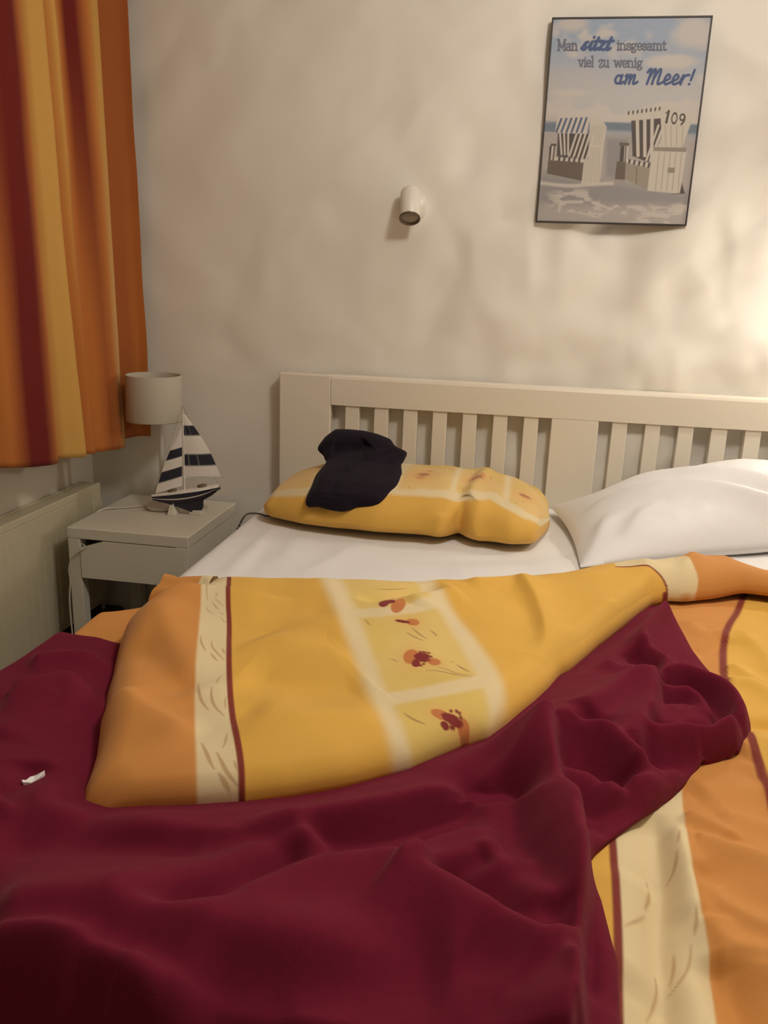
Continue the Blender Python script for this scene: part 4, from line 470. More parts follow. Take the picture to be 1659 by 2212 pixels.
for l in D['band_x']:
    d, _, _ = dist_poly(P, spline(l, 4)); cell = cell * smooth(.010, .026, d)
blend(C, PALE, cell); blend(C, GREEN, cell * smooth(-.2, .6, n1) * .4)
for pet, cen, dots in D['flowers']:
    for (c, a_, b_) in pet:
        d = np.sqrt(((P[..., 0] - c[0]) / a_) ** 2 + ((P[..., 1] - c[1]) / b_) ** 2); blend(C, PALE * (1, .8, .8), (1 - smooth(1, 3.2, d)) * .35 * cell); blend(C, PET, 1 - smooth(.86, 1.1, d))
for pet, cen, dots in D['flowers']:
    for (c, a_, b_) in cen:
        d = np.sqrt(((P[..., 0] - c[0]) / a_) ** 2 + ((P[..., 1] - c[1]) / b_) ** 2); blend(C, CEN, 1 - smooth(1.0, 1.35, d + .16 * fbm(P[..., 0] * 160, P[..., 1] * 160, 2, 3)))
    for c in dots:
        d = np.sqrt(((P[..., 0] - c[0])) ** 2 + ((P[..., 1] - c[1]) * .75) ** 2); blend(C, RED, 1 - smooth(.0012, .0036, d))
strokes(C, P, D['stems'], TWIG * .8, amt=.75)
blend(C, CRE, 1 - smooth(-.001, .001, sr)); strokes(C, P, D['twigs'], TWIG)
blend(C, ORA, 1 - smooth(-.003, .003, so))
blend(C, RED, (1 - smooth(.0030, .0052, np.abs(sr))))
r2, c2 = sdist(P, D['f_red2'], False), sdist(P, D['f_cream2'])
m = smooth(.97, 1.0, P[..., 0])
pg = np.array(D['f_red2']); zone = inside(P, np.vstack([pg, [[pg[-1][0] + .02, -1.3], [2, -1.3], [2, -.5], [pg[0][0], -.5]]]))
blend(C, CRE, zone * 1.); blend(C, ORA, zone * smooth(-.002, .002, c2))
d, _, _ = dist_poly(P, spline(D['f_red2'], 5)); blend(C, RED, 1 - smooth(.0016, .0034, d))
strokes(C, P, [([[1.10, -.87], [1.125, -.83]], .002), ([[1.13, -.9], [1.16, -.84]], .002), ([[1.15, -.88], [1.17, -.83]], .002)], TWIG)
C *= (1 + .05 * fbm(P[..., 0] * 5, P[..., 1] * 5, 3, 12))[..., None]
# rim: turn the edges down to what lies beneath
def rim(V, Cc, sides, depth, inset, floor_z):
    V0 = V; c = V.reshape(-1, 3).mean(0)
    if 'top' in sides:
        r = V[:1].copy(); rows = []
        for k in (1., .6, .25): q = r.copy(); q[..., 2] = np.maximum(r[..., 2] - depth * (1.05 - k), floor_z); q[..., 1] -= inset * (1 - k) * 1.0; rows.append(q)
        q = r.copy(); q[..., 2] = floor_z; q[..., 1] -= inset; rows.append(q); R = np.concatenate(rows[::-1], 0); V = np.concatenate([R, V], 0); Cc = np.concatenate([np.repeat(Cc[:1], len(R), 0), Cc], 0)
    if 'bottom' in sides:
        r = V[-1:].copy(); q = r.copy(); q[..., 2] -= .010; q2 = q.copy(); q2[..., 1] += .012; q2[..., 2] -= .004
        V = np.concatenate([V, q, q2], 0); Cc = np.concatenate([Cc, np.repeat(Cc[-1:], 2, 0)], 0)
    if 'left' in sides:
        r = V[:, :1].copy(); q = r.copy(); q[..., 2] -= depth * .5; q2 = q.copy(); q2[..., 0] += .02; q2[..., 2] -= depth * .35
        V = np.concatenate([q2, q, V], 1); Cc = np.concatenate([np.repeat(Cc[:, :1], 2, 1), Cc], 1)
    if 'right' in sides:
        r = V[:, -1:].copy(); q = r.copy(); q[..., 2] -= depth * .5; q2 = q.copy(); q2[..., 0] -= .012; q2[..., 2] -= depth * .2
        V = np.concatenate([V, q, q2], 1); Cc = np.concatenate([Cc, np.repeat(Cc[:, -1:], 2, 1)], 1)
    return V, Cc
FV, FC = rim(FV, C, ('top', 'bottom', 'left'), .03, .03, ZM + .002)
DV = duvet_surface(); P = DV[..., :2]; C = np.tile(ORA, P.shape[:2] + (1,))
dr, do = sdist(P, D['d_red']), sdist(P, D['d_orange'])
blend(C, CRE, 1 - smooth(-.002, .002, do)); strokes(C, P, D['d_twigs'], TWIG)
blend(C, YEL, 1 - smooth(-.001, .001, dr)); blend(C, RED, 1 - smooth(.0028, .0062, np.abs(dr)))
blend(C, ORA, smooth(-1.52, -1.46, P[..., 1]) * 1.); blend(C, ORA, 1 - smooth(.35, .36, P[..., 0]))
d2 = sdist(P, D['d_red2']); blend(C, YEL, smooth(-.004, .004, d2) * (1 - smooth(1.43, 1.436, P[..., 0]))); d, _, _ = dist_poly(P, spline(D['d_red2'], 4)); blend(C, RED, 1 - smooth(.0045, .0085, d))
C *= (1 + .05 * fbm(P[..., 0] * 5, P[..., 1] * 5, 3, 13))[..., None]
def join_grids(name, parts, m):
    vs, fs, cs, off = [], [], [], 0
    for V, C_ in parts:
        nv, nu = V.shape[:2]; I = np.arange(nv * nu).reshape(nv, nu) + off
        fs += np.stack([I[:-1, :-1], I[1:, :-1], I[1:, 1:], I[:-1, 1:]], -1).reshape(-1, 4).tolist()
        vs.append(V.reshape(-1, 3)); cs.append(C_.reshape(-1, 3)); off += nv * nu
    me = bpy.data.meshes.new(name); me.from_pydata(np.concatenate(vs).tolist(), [], fs); me.update(); paint_attr(me, np.concatenate(cs)); return link(name, me, m)
# the folded-over corner at the left end of the roll, open towards the nightstand
tn, sn = 60, 40; a_ = np.linspace(-.9, 4.0, tn)[:, None]; s_ = np.linspace(0, 1, sn)[None]
rr = (.045 + .003 * np.sin(a_ * 3 + s_ * 5)) * (1 - .04 * s_)
TV = np.dstack([.094 + .110 * s_ + .012 * np.sin(a_) * (1 - s_), -1.205 + .015 * s_ + rr * np.cos(a_) * 1.0, ZM + .043 + rr * np.sin(a_) + .006 * fbm(s_ * 3 + 0 * a_, a_ * 1.5 + 0 * s_, 2, 5)])
TV[..., 2] = np.maximum(TV[..., 2], ZM + .004); TC = np.tile(ORA, TV.shape[:2] + (1,)); blend(TC, CRE, smooth(.76, .80, s_ + 0 * a_))
tag(join_grids('duvet', [(FV, FC), (TV, TC), (DV, C)], COTTON), 'yellow and orange duvet with flower print and cream stripes, its upper part folded back', 'duvet')

# ---------------- maroon blanket ----------------
BV = blanket_surface(); BV, _ = rim(BV, BV.copy(), ('right', 'top2'), .012, .01, ZM)
bl = tag(grid_obj('blanket', BV, FLEECE), 'crumpled maroon fleece blanket spread over the duvet', 'blanket')
tg = [(-.022, -.003), (-.012, -.010), (.004, -.010), (.022, .004), (.020, .011), (.004, .010), (-.008, .004)]
bm = bmesh.new(); vs = [bm.verts.new((.239 + x * .42, -1.868 + y * .8 + x * .22, .012)) for x, y in tg]
TGZ = float(np.min(np.where((np.abs(BV[..., 0] - .239) < .01) & (np.abs(BV[..., 1] + 1.871) < .01), BV[..., 2], 9)))
f0 = bm.faces.new(vs); r = bmesh.ops.extrude_face_region(bm, geom=[f0])
for v in [g for g in r['geom'] if isinstance(g, bmesh.types.BMVert)]: v.co.z += .003
for i, v in enumerate(bm.verts): v.co.z += TGZ - .009 + .004 * math.sin(i * 1.3)
o = bm_obj('care_tag', bm, SHEET, bl); o['label'] = 'small white folded care tag'

# ---------------- pillows ----------------
PV = pillow_surface(); C = np.tile(YEL, PV.shape[:2] + (1,))
def nearest(pl, ext=0):
    q = spline(pl, 6); P2 = PV.reshape(-1, 3); best = np.full(len(P2), 9.); 
    for k in range(len(q)): best = np.minimum(best, ((P2 - q[k]) ** 2).sum(1))
    return np.sqrt(best).reshape(PV.shape[:2])
# arc position across the pillow (0 at the front bottom) for each ring, measured from the tracing
ang = np.linspace(0, 2 * np.pi, PV.shape[1], endpoint=False)
arc = np.abs(ang - np.pi)[None] * np.where(ang > np.pi, -1, 1)[None] * np.ones((PV.shape[0], 1))   # 0 front, + upwards over the top
def ring_angle(pl):
    q = spline(pl, 6); out = []
    for p in q:
        k = np.argmin(((PV - p) ** 2).sum(-1)); i, j = np.unravel_index(k, PV.shape[:2]); out.append((PV[i, j, 0], arc[i, j]))
    out.sort(); return np.array(out)
low = np.vstack([ring_angle(D['p_low']), ring_angle(D['p_low_r'])]); upp = np.vstack([ring_angle(D['p_up']), ring_angle(D['p_up_r'])])
lowa = np.interp(PV[:, 0, 0], low[:, 0], low[:, 1])[:, None]; uppa = np.interp(PV[:, 0, 0], upp[:, 0], upp[:, 1])[:, None]
for A_ in (lowa, uppa):
    for _ in range(4): A_[1:-1] = .25 * A_[:-2] + .5 * A_[1:-1] + .25 * A_[2:]
upm = (arc > 0)
blend(C, CRE * (1, 1, 1), smooth(-.05, .05, arc - lowa) * upm)
cell = smooth(-.05, .05, arc - uppa) * (arc < 2.75)
xx = PV[..., 0]; vx = []
for pl in D['p_vert']: vx.append(np.mean([p[0] for p in pl]))
for a_, b_ in ((vx[0], vx[1]), (vx[2], vx[3]), (vx[4] - .03, vx[4] + .005), (.22, .255)): cell = cell * (1 - smooth(a_ - .008, a_ + .008, xx) * (1 - smooth(b_ - .008, b_ + .008, xx)))
blend(C, PALE * (1, .95, 1.1), cell); blend(C, GREEN, cell * smooth(-.1, .7, fbm(xx * 14, PV[..., 1] * 14, 2, 3)) * .5)
for p, r in [(p, r * 1.5) for p, r in D['p_flowers']]:
    d = np.sqrt(((PV - np.array(p)) ** 2).sum(-1)); blend(C, PALE * (1, .8, .8), .5 * (1 - smooth(r, r * 4, d)) * cell)
for k, (p, r) in enumerate([(p, r * 1.5) for p, r in D['p_flowers']]):
    d = np.sqrt(((PV - np.array(p)) ** 2).sum(-1)); blend(C, CEN if k in (0, 3, 6) else PET, (1 - smooth(r * .5, r * 1.1, d)) * (.8 if k in (0, 3, 6) else .7))
for pl in D['p_stems']: blend(C, TWIG, .5 * (1 - smooth(.001, .004, nearest(pl))))
dd = np.sqrt(((PV - np.array(D['p_spot'])) ** 2).sum(-1)); blend(C, TWIG * .4, 1 - smooth(.003, .007, dd))
n0 = PV.shape[1]
tag(grid_obj('pillow', PV, PILLOWM, close_u=True, col=C, extra=[list(range(n0))[::-1], list(range((PV.shape[0] - 1) * n0, PV.shape[0] * n0))]), 'yellow pillow with a cream grid and orange flowers lying against the headboard', 'pillow')

def white_pillow():
    nu, nv = 120, 90
    FL, FR, BL, BR = [np.array(p) for p in ((.958, -.665, .578), (1.665, -.335, .60), (.893, -.165, .600), (1.62, -.085, .775))]
    u = np.linspace(0, 1, nu)[None, :, None]; v = np.linspace(0, 1, nv)[:, None, None]
    pin = .035 * np.sin(np.pi * u) ; pinv = .03 * np.sin(np.pi * v)
    uu = .5 + (u - .5) * (1 - pinv * 2 * .8); vv = .5 + (v - .5) * (1 - pin * 2)
    M = (1 - vv) * ((1 - uu) * FL + uu * FR) + vv * ((1 - uu) * BL + uu * BR)
    U, Vv = u[..., 0], v[..., 0]
    t = ((1 - np.abs(2 * U - 1) ** 2.6) * (1 - np.abs(2 * Vv - 1) ** 2.4)); t = np.clip(t, 0, 1) ** .62
    up, dn = M.copy(), M.copy()
    R = [([[.0, .55], [.2, .56], [.45, .44], [.7, .24], [.97, .05]], .026, .03, .06, .3, .05), ([[.08, .82], [.35, .78], [.6, .62], [1, .3]], .022, .03, .06, .3, .05), ([[.3, .97], [.6, .87], [1, .64]], .018, .03, .06, .3, .05),
         ([[.015, .03], [.07, .2], [.12, .40]], .014, .025, .04, .0, .4), ([[.16, .08], [.24, .26], [.34, .36]], .008, .03, .05, .2, .4), ([[.2, .66], [.5, .54], [.8, .32], [1, .2]], -.016, .03, .03, .3, .05)]
    PP = np.dstack([U + 0 * Vv, Vv + 0 * U])
    w = ridges(PP, R) * np.clip(t * 1.6, 0, 1) * 1.25 + .003 * fbm(PP[..., 0] * 7, PP[..., 1] * 5, 3, 2) * t
    up[..., 2] += .098 * t + w; up[..., 1] -= .030 * t * Vv
    dn[..., 2] = np.maximum(dn[..., 2] - .06 * t, ZM + .008); 
    return np.concatenate([up, dn[::-1]], 0)
tag(grid_obj('pillow', white_pillow(), SATIN, close_v=True), 'plain white pillow at the right edge of the bed', 'pillow')

# ---------------- navy shirt ----------------
Fr, Bk = shirt_surface()
SV = np.concatenate([Fr, Bk[::-1]], 0)
tag(grid_obj('shirt', SV, JERSEY, close_u=True), 'crumpled navy black garment thrown on the yellow pillow', 'shirt')

# ---------------- cable on the bed ----------------
tag(tube('cable', [(.004, -.478, .54), (.022, -.470, .577), (.028, -.440, .580), (.055, -.431, .579), (.085, -.446, .579), (.104, -.405, .580), (.14, -.38, .580)], .0028, CORDG), 'thin dark cable lying on the white sheet beside the yellow pillow', 'cable')

# ---------------- nightstand ----------------
ns = empty('nightstand', (-.354, -.234, 0), 'small cream nightstand with one drawer between the radiator and the bed', 'nightstand')
NX0, NX1, NY0, NY1, NZ = -.548, -.160, -.4475, -.022, .4923
box('top', (NX0, NY0, NZ - .035), (NX1, NY1, NZ), WHITE2, ns, .003)
for x0, x1 in ((NX0 + .001, NX0 + .040), (NX1 - .040, NX1 - .001)):
    for y0, y1 in ((NY0 + .001, NY0 + .040), (NY1 - .040, NY1 - .001)): box('leg', (x0, y0, 0), (x1, y1, NZ - .034), WHITE2, ns, .002)
box('side_panel', (NX1 - .014, NY0 + .04, .333), (NX1 - .002, NY1 - .04, NZ - .034), WHITE2, ns, 0)
box('side_panel', (NX0 + .016, NY0 + .04, .333), (NX0 + .028, NY1 - .04, NZ - .034), WHITE2, ns, 0)
box('back_panel', (NX0 + .04, NY1 - .03, .333), (NX1 - .04, NY1 - .016, NZ - .034), WHITE2, ns, 0)
dw = prism('drawer', [(NX0 + .042, .334), (NX1 - .012, .334), (NX1 - .012, .4555), (-.431, .4555), (-.4985, .4315), (NX0 + .042, .4315)], 1, NY0 - .002, NY0 + .016, WHITE2, ns)
box('drawer_box', (NX0 + .045, NY0 + .016, .338), (NX1 - .045, NY1 - .06, .415), DARKWOOD, dw, 0)

# table lamp
LX, LY = -.365, -.16
tl = empty('table_lamp', (LX, LY, NZ), 'small table lamp with a plain grey drum shade on the nightstand, switched off', 'lamp')
lathe('base', [(0, NZ + .001), (.052, NZ + .001), (.055, NZ + .004), (.055, NZ + .012), (.052, NZ + .015), (.012, NZ + .017), (.009, NZ + .02), (.0, NZ + .02)], LAMPW, tl, (LX, LY, 0))
lathe('stem', [(.0085, NZ + .015), (.0085, .80), (.014, .802), (.014, .84), (0, .842)], LAMPW, tl, (LX, LY, 0), n=20)
SX = LX - .018
lathe('lamp_shade', [(.089, .786), (.090, .785), (.0905, .787), (.0868, .930), (.0858, .9315), (.0848, .930), (.0885, .787), (.089, .786)], SHADE, tl, (SX, LY, 0), n=56)
for k in range(3):
    a = k * 2.094 + .4; tube('shade_spoke', [(LX, LY, .835), (SX + .085 * math.cos(a), LY + .085 * math.sin(a), .90)], .0012, LAMPW, tl, 6)
tube('cord', [(LX - .05, LY, NZ + .006), (-.47, -.2, NZ + .004), (-.536, -.25, NZ + .004), (-.556, -.30, .47), (-.540, -.40, .44), (-.489, -.452, .436), (-.522, -.462, .410), (-.540, -.462, .366), (-.540, -.460, .325), (-.548, -.458, .25), (-.556, -.44, .1)], .0026, CORDW, tl, 8)

# model sailing boat
bow, stern = np.array((-.362, -.250, .553)), np.array((-.164, -.172, .586))
ax = stern - bow; Lh = np.linalg.norm(ax); ax /= Lh; sd = np.cross((0, 0, 1.), ax); sd /= np.linalg.norm(sd); upv = np.cross(ax, sd)
bp = lambda s, w, h: bow + ax * (s * Lh) + sd * w + upv * h
boat = empty('model_sailboat', tuple(bp(.5, 0, -.06)), 'model sailing boat with navy and white striped sails on the nightstand', 'model boat')
def hull(lo, hi, name, m, parent, cap=False):
    V = []
    for s in np.linspace(0, 1, 26):
        w = .030 * (math.sin(min(1, s * 1.25 + .02) * math.pi / 2) ** .9) * (1 - .35 * max(0, s - .7) / .3) + .0008
        dp = .008 + .026 * math.sin(min(1, max(0, (s * 1.08 + .02))) * math.pi) ** .8 + .004 * s
        row = []
        for a in np.linspace(lo, hi, 9):                   # 0 sheer, 1 keel line
            row.append((s, w * math.cos(a * math.pi / 2) ** .6 if a < 1 else 0, -dp * math.sin(a * math.pi / 2) ** 1.0))
        r = [bp(*q) for q in row] + [bp(q[0], -q[1], q[2]) for q in row[::-1]]
        V.append(r)
    return grid_obj(name, np.array(V), m, parent)
hull(.37, 1, 'hull', HULLM, boat); hull(.28, .37, 'waterline_stripe', HULLW, boat); hull(0, .28, 'topside', HULLM, boat)
V = []
for s in np.linspace(0, 1, 26):
    w = .029 * (math.sin(min(1, s * 1.25 + .02) * math.pi / 2) ** .9) * (1 - .35 * max(0, s - .7) / .3) + .0006
    V.append([bp(s, w, .0035), bp(s, w * .9, .006), bp(s, 0, .0065), bp(s, -w * .9, .006), bp(s, -w, .0035), bp(s, -w, -.002)])
grid_obj('deck', np.array(V), HULLW, boat)
bm = bmesh.new(); kp = [(.97, -.012), (.86, -.026), (.735, -.036), (.715, -.058), (.68, -.069), (.62, -.073), (.54, -.070), (.44, -.058), (.32, -.042), (.2, -.028), (.08, -.016), (.4, -.010)]
A_ = [bm.verts.new(bp(s, .010, h)) for s, h in kp]; B_ = [bm.verts.new(bp(s, -.010, h)) for s, h in kp]
bm.faces.new(A_); bm.faces.new(B_[::-1])
for i in range(len(kp)): bm.faces.new((A_[i - 1], B_[i - 1], B_[i], A_[i]))
bm_obj('keel', bm, HULLM, boat)
bm = bmesh.new(); add_box(bm, (-.004, -.013, -.004), (.004, .013, .004)); 
for v in bm.verts: v.co = Vector(bp(.99 + v.co.x / Lh, v.co.y, v.co.z - .005))
bm_obj('transom', bm, HULLM, boat)
for s0, s1, w in ((.24, .38, .0105), (.68, .82, .0115)):
    t = np.linspace(0, 2 * np.pi, 20, endpoint=False); sc, sr_ = (s0 + s1) / 2, (s1 - s0) / 2
    V = np.array([[bp(sc + sr_ * k * math.cos(q), w * k * math.sin(q), h) for q in t] for k, h in ((1, .004), (1, .0115), (.85, .0135), (.0, .014))])
    grid_obj('hatch', V, WOODM, boat, close_u=True)
mf = np.array((-.267, -.212, .571)); mtp = np.array((-.265, -.212, .847))
tube('mast', [mf, (mf + mtp) / 2, mtp], .0030, HULLW, boat, 10, .0018)
bme = np.array((-.150, -.168, .617)); bm0 = mf + (mtp - mf) * .16
tube('boom', [bm0, (bm0 + bme) / 2, bme], .0017, HULLW, boat, 8)
def sail(name, luff0, luff1, clew, head_w, bands, belly):
    nu, nv = 26, 60; V = np.zeros((nv, nu, 3)); C = np.zeros((nv, nu, 3)); C[:] = (.76, .70, .62)
    for j, t in enumerate(np.linspace(0, 1, nv)):
        a = luff0 + (luff1 - luff0) * t; e = clew + (luff1 + head_w - clew) * t
        e = e + (np.asarray(clew) - luff0) * .10 * math.sin(math.pi * t)
        for i, s in enumerate(np.linspace(0, 1, nu)):
            V[j, i] = a + (e - a) * s + np.array((.15, -1, 0)) * belly * math.sin(math.pi * s) * (1 - t) ** .5
        for lo, hi in bands: C[j] += (np.array((.020, .018, .030)) - C[j]) * (smooth(lo - .008, lo + .008, t) * (1 - smooth(hi - .008, hi + .008, t)))
    if name == 'mainsail':
        for s_ in (.17, .48):
            k = int(s_ * (nu - 1))
            C[(V[:, k, 2] > 0), k] = np.maximum(C[(V[:, k, 2] > 0), k], .16)
    return grid_obj(name, V, SAIL, boat, col=C)
sail('mainsail', bm0 + (0.003, 0, .004), mf + (mtp - mf) * .90, bme + (-.012, 0, .003), np.array((.006, .002, 0)), ((.17, .36), (.66, .82)), .006)
jt = mf + (mtp - mf) * .76 + np.array((-.003, 0, 0))
sail('jib', mf + (-.006, -.004, .018), jt, bow + np.array((.010, .006, .010)), np.array((-.002, 0, 0)), ((.155, .33), (.50, .655)), .004)
for a_, b_ in ((mtp, bow + np.array((.004, 0, .006))), (mtp, stern + np.array((-.004, 0, .006)))): tube('rigging', [a_, (a_ + b_) / 2, b_], .00035, WOODM, boat, 5)
for s in (.42, .52, .62, .78, .9):
    q = bp(s, -.024, .004); tube('stanchion', [q, q + np.array((0, 0, .009))], .0009, HULLW, boat, 6)
st0 = bp(.28, 0, -.034)
bm = bmesh.new(); add_box(bm, (st0[0] - .012, st0[1] - .02, NZ + .0005), (st0[0] + .012, st0[1] + .02, NZ + .010), .001)
for v in bm.verts:
    if v.co.z > NZ + .006: v.co.x = st0[0] + (v.co.x - st0[0]) * .45; v.co.y = st0[1] + (v.co.y - st0[1]) * .4; v.co.z = st0[2] + .006
bm_obj('stand', bm, WHITE2, boat)
c_ = bp(.60, 0, -.070); box('stand', (c_[0] - .02, c_[1] - .014, NZ + .0005), (c_[0] + .02, c_[1] + .014, max(NZ + .006, c_[2] + .004)), WHITE2, boat, .001)

# ---------------- wall spots ----------------
def wall_spot(x, z, label, lit=False, reach=.068):
    w = empty('wall_spot', (x, 0, z), label, 'lamp', None)
    ry = Matrix.Rotation(math.radians(90), 3, 'X')
    lathe('wall_plate', [(0, -.006), (.0425, -.006), (.0425, .010), (.0405, .0135), (0, .0145)], LAMPW, w, (x, -.002, z), ry)
    tube('arm', [(x, -.012, z), (x - .001, -reach + .018, z)], .008, LAMPW, w, 14)
    d = Vector((.10, -.62, -1)).normalized(); z_ = -d; x_a = z_.cross(Vector((0, 1, 0))).normalized(); R = Matrix((x_a, z_.cross(x_a), z_)).transposed()
    c = Vector((x - .003, -reach, z + .004))
    lathe('lamp_head', [(0, .050), (.016, .0495), (.024, .046), (.0288, .038), (.0300, .028), (.0308, -.052), (.0300, -.053), (.0285, -.052), (.0275, -.040), (.0, -.034)], LAMPW, w, c, R, 48)
    lathe('rim', [(.0314, -.050), (.0314, -.0545), (.0272, -.0545), (.0272, -.049)], RIMM, w, c, R, 48)
    lathe('lens', [(.0276, -.049), (.020, -.0505), (.010, -.0515), (0, -.052)], BULB if lit else LENS, w, c, R, 40)
    return w
wall_spot(.411, 1.467, 'small white wall spotlight, switched off, above the left half of the headboard')
wall_spot(1.86, 1.467, 'small white wall spotlight on a long arm, lit, right of the poster', True, .15)

# ---------------- poster ----------------
PX, PZ, PW_, PH_ = .7804, 1.4306, .431, .543
po = empty('framed_poster', (PX + PW_ / 2, 0, PZ + PH_ / 2), 'framed beach chair poster with German lettering on the plaster wall', 'poster')
fw = .0045
for lo, hi in (((PX, -.024, PZ), (PX + PW_, -.004, PZ + fw)), ((PX, -.024, PZ + PH_ - fw), (PX + PW_, -.004, PZ + PH_)), ((PX, -.024, PZ + fw), (PX + fw, -.004, PZ + PH_ - fw)), ((PX + PW_ - fw, -.024, PZ + fw), (PX + PW_, -.004, PZ + PH_ - fw))):
    box('frame_bar', lo, hi, FRAMEM, po, .0008)
nx, nz = 330, 416
gx, gz = np.meshgrid(np.linspace(.002, PW_ - .002, nx), np.linspace(.002, PH_ - .002, nz)); P = np.dstack([gx, gz])
TONE = {k: np.array(srgb(*v)) for k, v in dict(sea=(122, 134, 148), sea2=(168, 170, 176), sand=(178, 171, 165), sand_d=(152, 148, 148), sand_b=(160, 150, 137), sand_l=(203, 195, 186), haze=(196, 189, 181), white=(206, 198, 186), cream_d=(180, 170, 150), dark=(92, 84, 80), brown=(112, 102, 93), brown_l=(152, 142, 129), navy=(96, 108, 134), ink=(112, 115, 128), blue=(80, 96, 136)).items()}
C = np.zeros((nz, nx, 3)); t = gz / PH_; 
sky0, sky1, skyw = np.array(srgb(160, 174, 194)), np.array(srgb(194, 192, 192)), np.array(srgb(208, 200, 192))
C[:] = sky1; blend(C, sky0, smooth(.62, .92, t)); 
cl = fbm(gx * 9 + 2, gz * 13, 4, 51); blend(C, skyw, smooth(.0, .55, cl + .9 * (smooth(.6, .5, t) - .25)) * .85); blend(C, skyw * .86, smooth(.2, .8, -cl) * .35 * smooth(.5, .6, t))
for cx, cz, rx, rz in ((.055, .525, .055, .022), (.385, .50, .06, .045), (.33, .43, .08, .02), (.07, .35, .06, .012)):
    blend(C, skyw, .85 * (1 - smooth(.45, 1.15, np.sqrt(((gx - cx) / rx) ** 2 + ((gz - cz) / rz) ** 2) + .25 * cl)))
for it in ART:
    k, col = it[0], TONE[it[1]]
    if k == 'p':
        q = np.array(it[2]); s = it[3]; lo, hi = q.min(0) - 2 * s, q.max(0) + 2 * s
        m = (gx > lo[0]) & (gx < hi[0]) & (gz > lo[1]) & (gz < hi[1]); Pm = P[m]
        d, _, _ = dist_poly(Pm, np.vstack([q, q[:1]])); d = np.where(inside(Pm, q), d, -d); a_ = smooth(-s, s, d)
    elif k == 'l':
        q = spline(it[2], 3) if len(it[2]) > 2 else np.array(it[2], float); w, s = it[3], it[4]; lo, hi = q.min(0) - w - 2 * s, q.max(0) + w + 2 * s
        m = (gx > lo[0]) & (gx < hi[0]) & (gz > lo[1]) & (gz < hi[1]); d, _, _ = dist_poly(P[m], q); a_ = 1 - smooth(w - s, w + s, d)
    else:
        c = it[2]; m = (np.abs(gx - c[0]) < .03) & (np.abs(gz - c[1]) < .03); rr = np.sqrt(((P[m][:, 0] - c[0]) / it[3]) ** 2 + ((P[m][:, 1] - c[1]) / it[4]) ** 2)
        a_ = 1 - smooth(it[5] - .0008, it[5] + .0008, np.abs(rr - 1) * (it[3] + it[4]) / 2)
    Cm = C[m]; Cm += (col - Cm) * a_[:, None]; C[m] = Cm
fg = fbm(gx * 26 + gz * 9, gz * 62, 4, 61); blend(C, TONE['sand_l'], smooth(.05, .5, fg) * .85 * (1 - smooth(.062, .085, gz - .02 * np.sin(gx * 14))) * smooth(.02, .09, gx + .3 * gz))
C *= .92
grid_obj('print_sheet', np.dstack([gx + PX, np.full_like(gx, -.021), gz + PZ]), POSTERM, po, col=C)
box('backing_board', (PX + .003, -.020, PZ + .003), (PX + PW_ - .003, -.006, PZ + PH_ - .003), FRAMEM, po, 0)

# ---------------- curtain ----------------
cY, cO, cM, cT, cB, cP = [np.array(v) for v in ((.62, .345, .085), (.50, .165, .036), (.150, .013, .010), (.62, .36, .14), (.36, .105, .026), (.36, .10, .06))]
# fold outline in plan: (x offset, y at the top, y at the hem, colour at the top, colour at the hem)
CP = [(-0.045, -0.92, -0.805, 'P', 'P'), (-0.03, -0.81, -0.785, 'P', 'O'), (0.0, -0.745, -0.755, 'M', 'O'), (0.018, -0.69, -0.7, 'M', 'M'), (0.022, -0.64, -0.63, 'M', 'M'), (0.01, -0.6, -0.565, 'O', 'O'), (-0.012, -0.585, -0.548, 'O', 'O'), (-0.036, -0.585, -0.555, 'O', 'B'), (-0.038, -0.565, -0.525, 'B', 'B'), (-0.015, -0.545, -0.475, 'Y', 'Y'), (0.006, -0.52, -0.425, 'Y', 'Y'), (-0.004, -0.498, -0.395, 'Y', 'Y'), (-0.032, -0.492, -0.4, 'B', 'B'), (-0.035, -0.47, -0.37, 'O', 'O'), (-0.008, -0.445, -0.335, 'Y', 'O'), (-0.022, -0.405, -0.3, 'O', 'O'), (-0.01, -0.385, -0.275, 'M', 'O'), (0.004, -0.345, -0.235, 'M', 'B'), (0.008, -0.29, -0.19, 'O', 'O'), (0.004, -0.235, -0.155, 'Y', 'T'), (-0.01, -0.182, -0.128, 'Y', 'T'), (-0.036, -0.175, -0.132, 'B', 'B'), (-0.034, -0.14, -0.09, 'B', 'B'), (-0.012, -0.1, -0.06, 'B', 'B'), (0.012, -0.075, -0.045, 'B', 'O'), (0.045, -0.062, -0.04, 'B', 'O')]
nz_ = 90; zf = np.linspace(0, 1, nz_); rows, cols = [], []
cmap = dict(Y=cY, O=cO, M=cM, T=cT, B=cB, P=cP)  # B: brown-orange far panel, also fold shade painted into the recesses
for k, f in enumerate(zf):                                 # 0 top, 1 hem
    g = f ** .9
    pts = [(-.50 + xo * (.55 + .45 * f), yt + (yb - yt) * g) for xo, yt, yb, _, _ in CP]
    q = spline(pts, 7); rows.append(q)
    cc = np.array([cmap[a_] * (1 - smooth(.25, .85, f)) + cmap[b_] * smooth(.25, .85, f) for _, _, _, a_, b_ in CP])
    tt = np.linspace(0, len(CP) - 1, len(q)); cols.append(np.stack([np.interp(tt, range(len(CP)), cc[:, c]) for c in range(3)], 1))
Q = np.array(rows); hemz = np.interp(Q[-1][:, 1], [-.82, -.60, -.50, -.35, -.15, .0], [.752, .722, .715, .700, .688, .715])
CV = np.dstack([Q[..., 0], Q[..., 1], 2.3 + (hemz[None] - 2.3) * zf[:, None]])
CV[..., 0] += .004 * fbm(CV[..., 1] * 12, CV[..., 2] * 3, 2, 7)
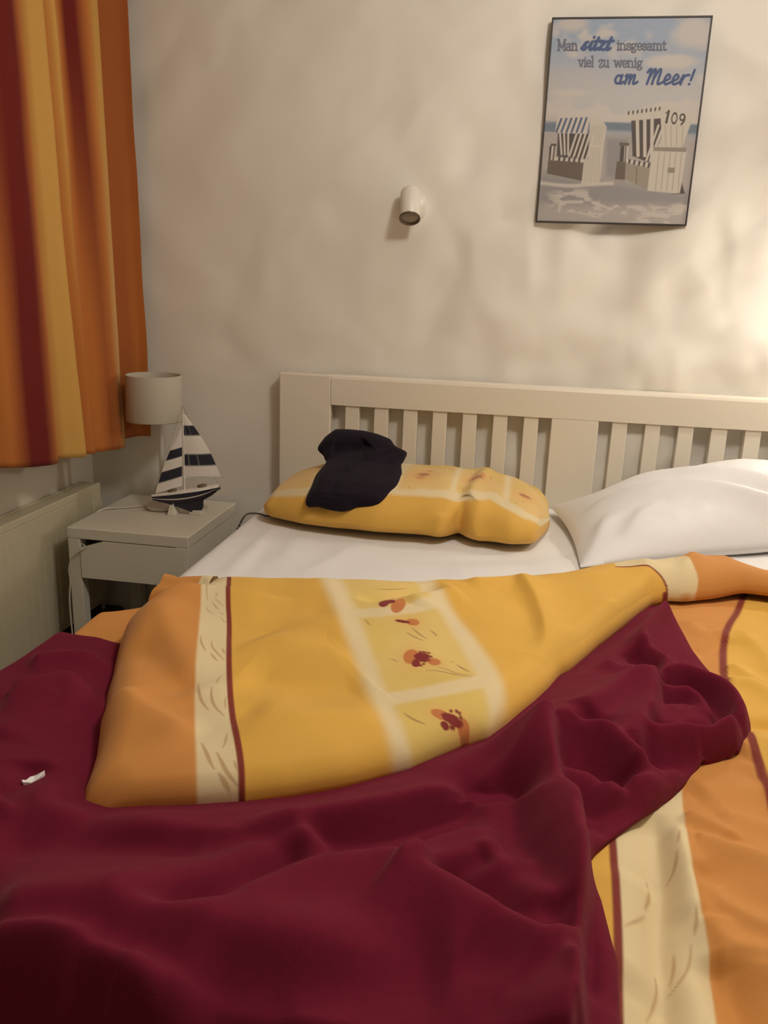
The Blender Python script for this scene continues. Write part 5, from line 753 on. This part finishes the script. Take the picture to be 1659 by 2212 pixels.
CV = np.concatenate([CV, CV[-1:] + np.array((-.004, 0, .0)), CV[-1:] + np.array((-.006, 0, .03))], 0)
Cc = np.array(cols); Cc = np.concatenate([Cc, Cc[-1:], Cc[-1:]], 0)
cur = empty('curtain', (-.5, -.45, 2.3), 'orange, yellow and dark red striped curtain hanging at the window', 'curtain')
grid_obj('cloth', CV, CURT, cur, col=Cc)
tube('curtain_rod', [(-.505, -2.2, 2.31), (-.505, -1.0, 2.31), (-.505, -.03, 2.31)], .012, LAMPW, cur, 14)
for y in (-2.1, -.06): tube('bracket', [(-.70, y, 2.31), (-.505, y, 2.31)], .008, LAMPW, cur, 10)

# ---------------- radiator ----------------
ra = empty('radiator', (-.66, -.55, 0), 'cream flat panel radiator on the left wall below the curtain', 'radiator')
RX0, RX1, RY0, RY1, RZ0, RZ1 = -.695, -.628, -1.25, -.085, .11, .543
box('front_panel', (RX1 - .012, RY0, RZ0), (RX1, RY1, RZ1 - .022), RADM, ra, .004)
box('rear_panel', (RX0, RY0, RZ0), (RX0 + .012, RY1, RZ1 - .022), RADM, ra, .004)
box('side_cover', (RX0, RY1 - .004, RZ0), (RX1 - .001, RY1, RZ1 - .01), RADM, ra, 0); box('side_cover', (RX0, RY0, RZ0), (RX1 - .001, RY0 + .004, RZ1 - .01), RADM, ra, 0)
bm = bmesh.new(); add_box(bm, (RX0, RY0, RZ1 - .020), (RX0 + .008, RY1, RZ1), .002); add_box(bm, (RX1 - .009, RY0, RZ1 - .024), (RX1 + .001, RY1, RZ1), .003)
for k in range(58): y = RY0 + .01 + k * .02; add_box(bm, (RX0 + .004, y, RZ1 - .008), (RX1 - .004, y + .0185, RZ1 - .003))
bm_obj('top_grille', bm, RADM, ra)
bm = bmesh.new()
for k in range(30): y = RY0 + .03 + k * .0385; add_box(bm, (RX1 - .002, y, RZ0 + .03), (RX1 + .0012, y + .022, RZ1 - .06), .001)
bm_obj('panel_ribs', bm, RADM, ra)
tube('valve', [(-.664, RY1, .455), (-.664, -.05, .455)], .009, BLACK, ra, 12)
tube('supply_pipe', [(-.664, -.052, .455), (-.664, -.048, .3), (-.664, -.045, 0)], .007, RADM, ra, 10)
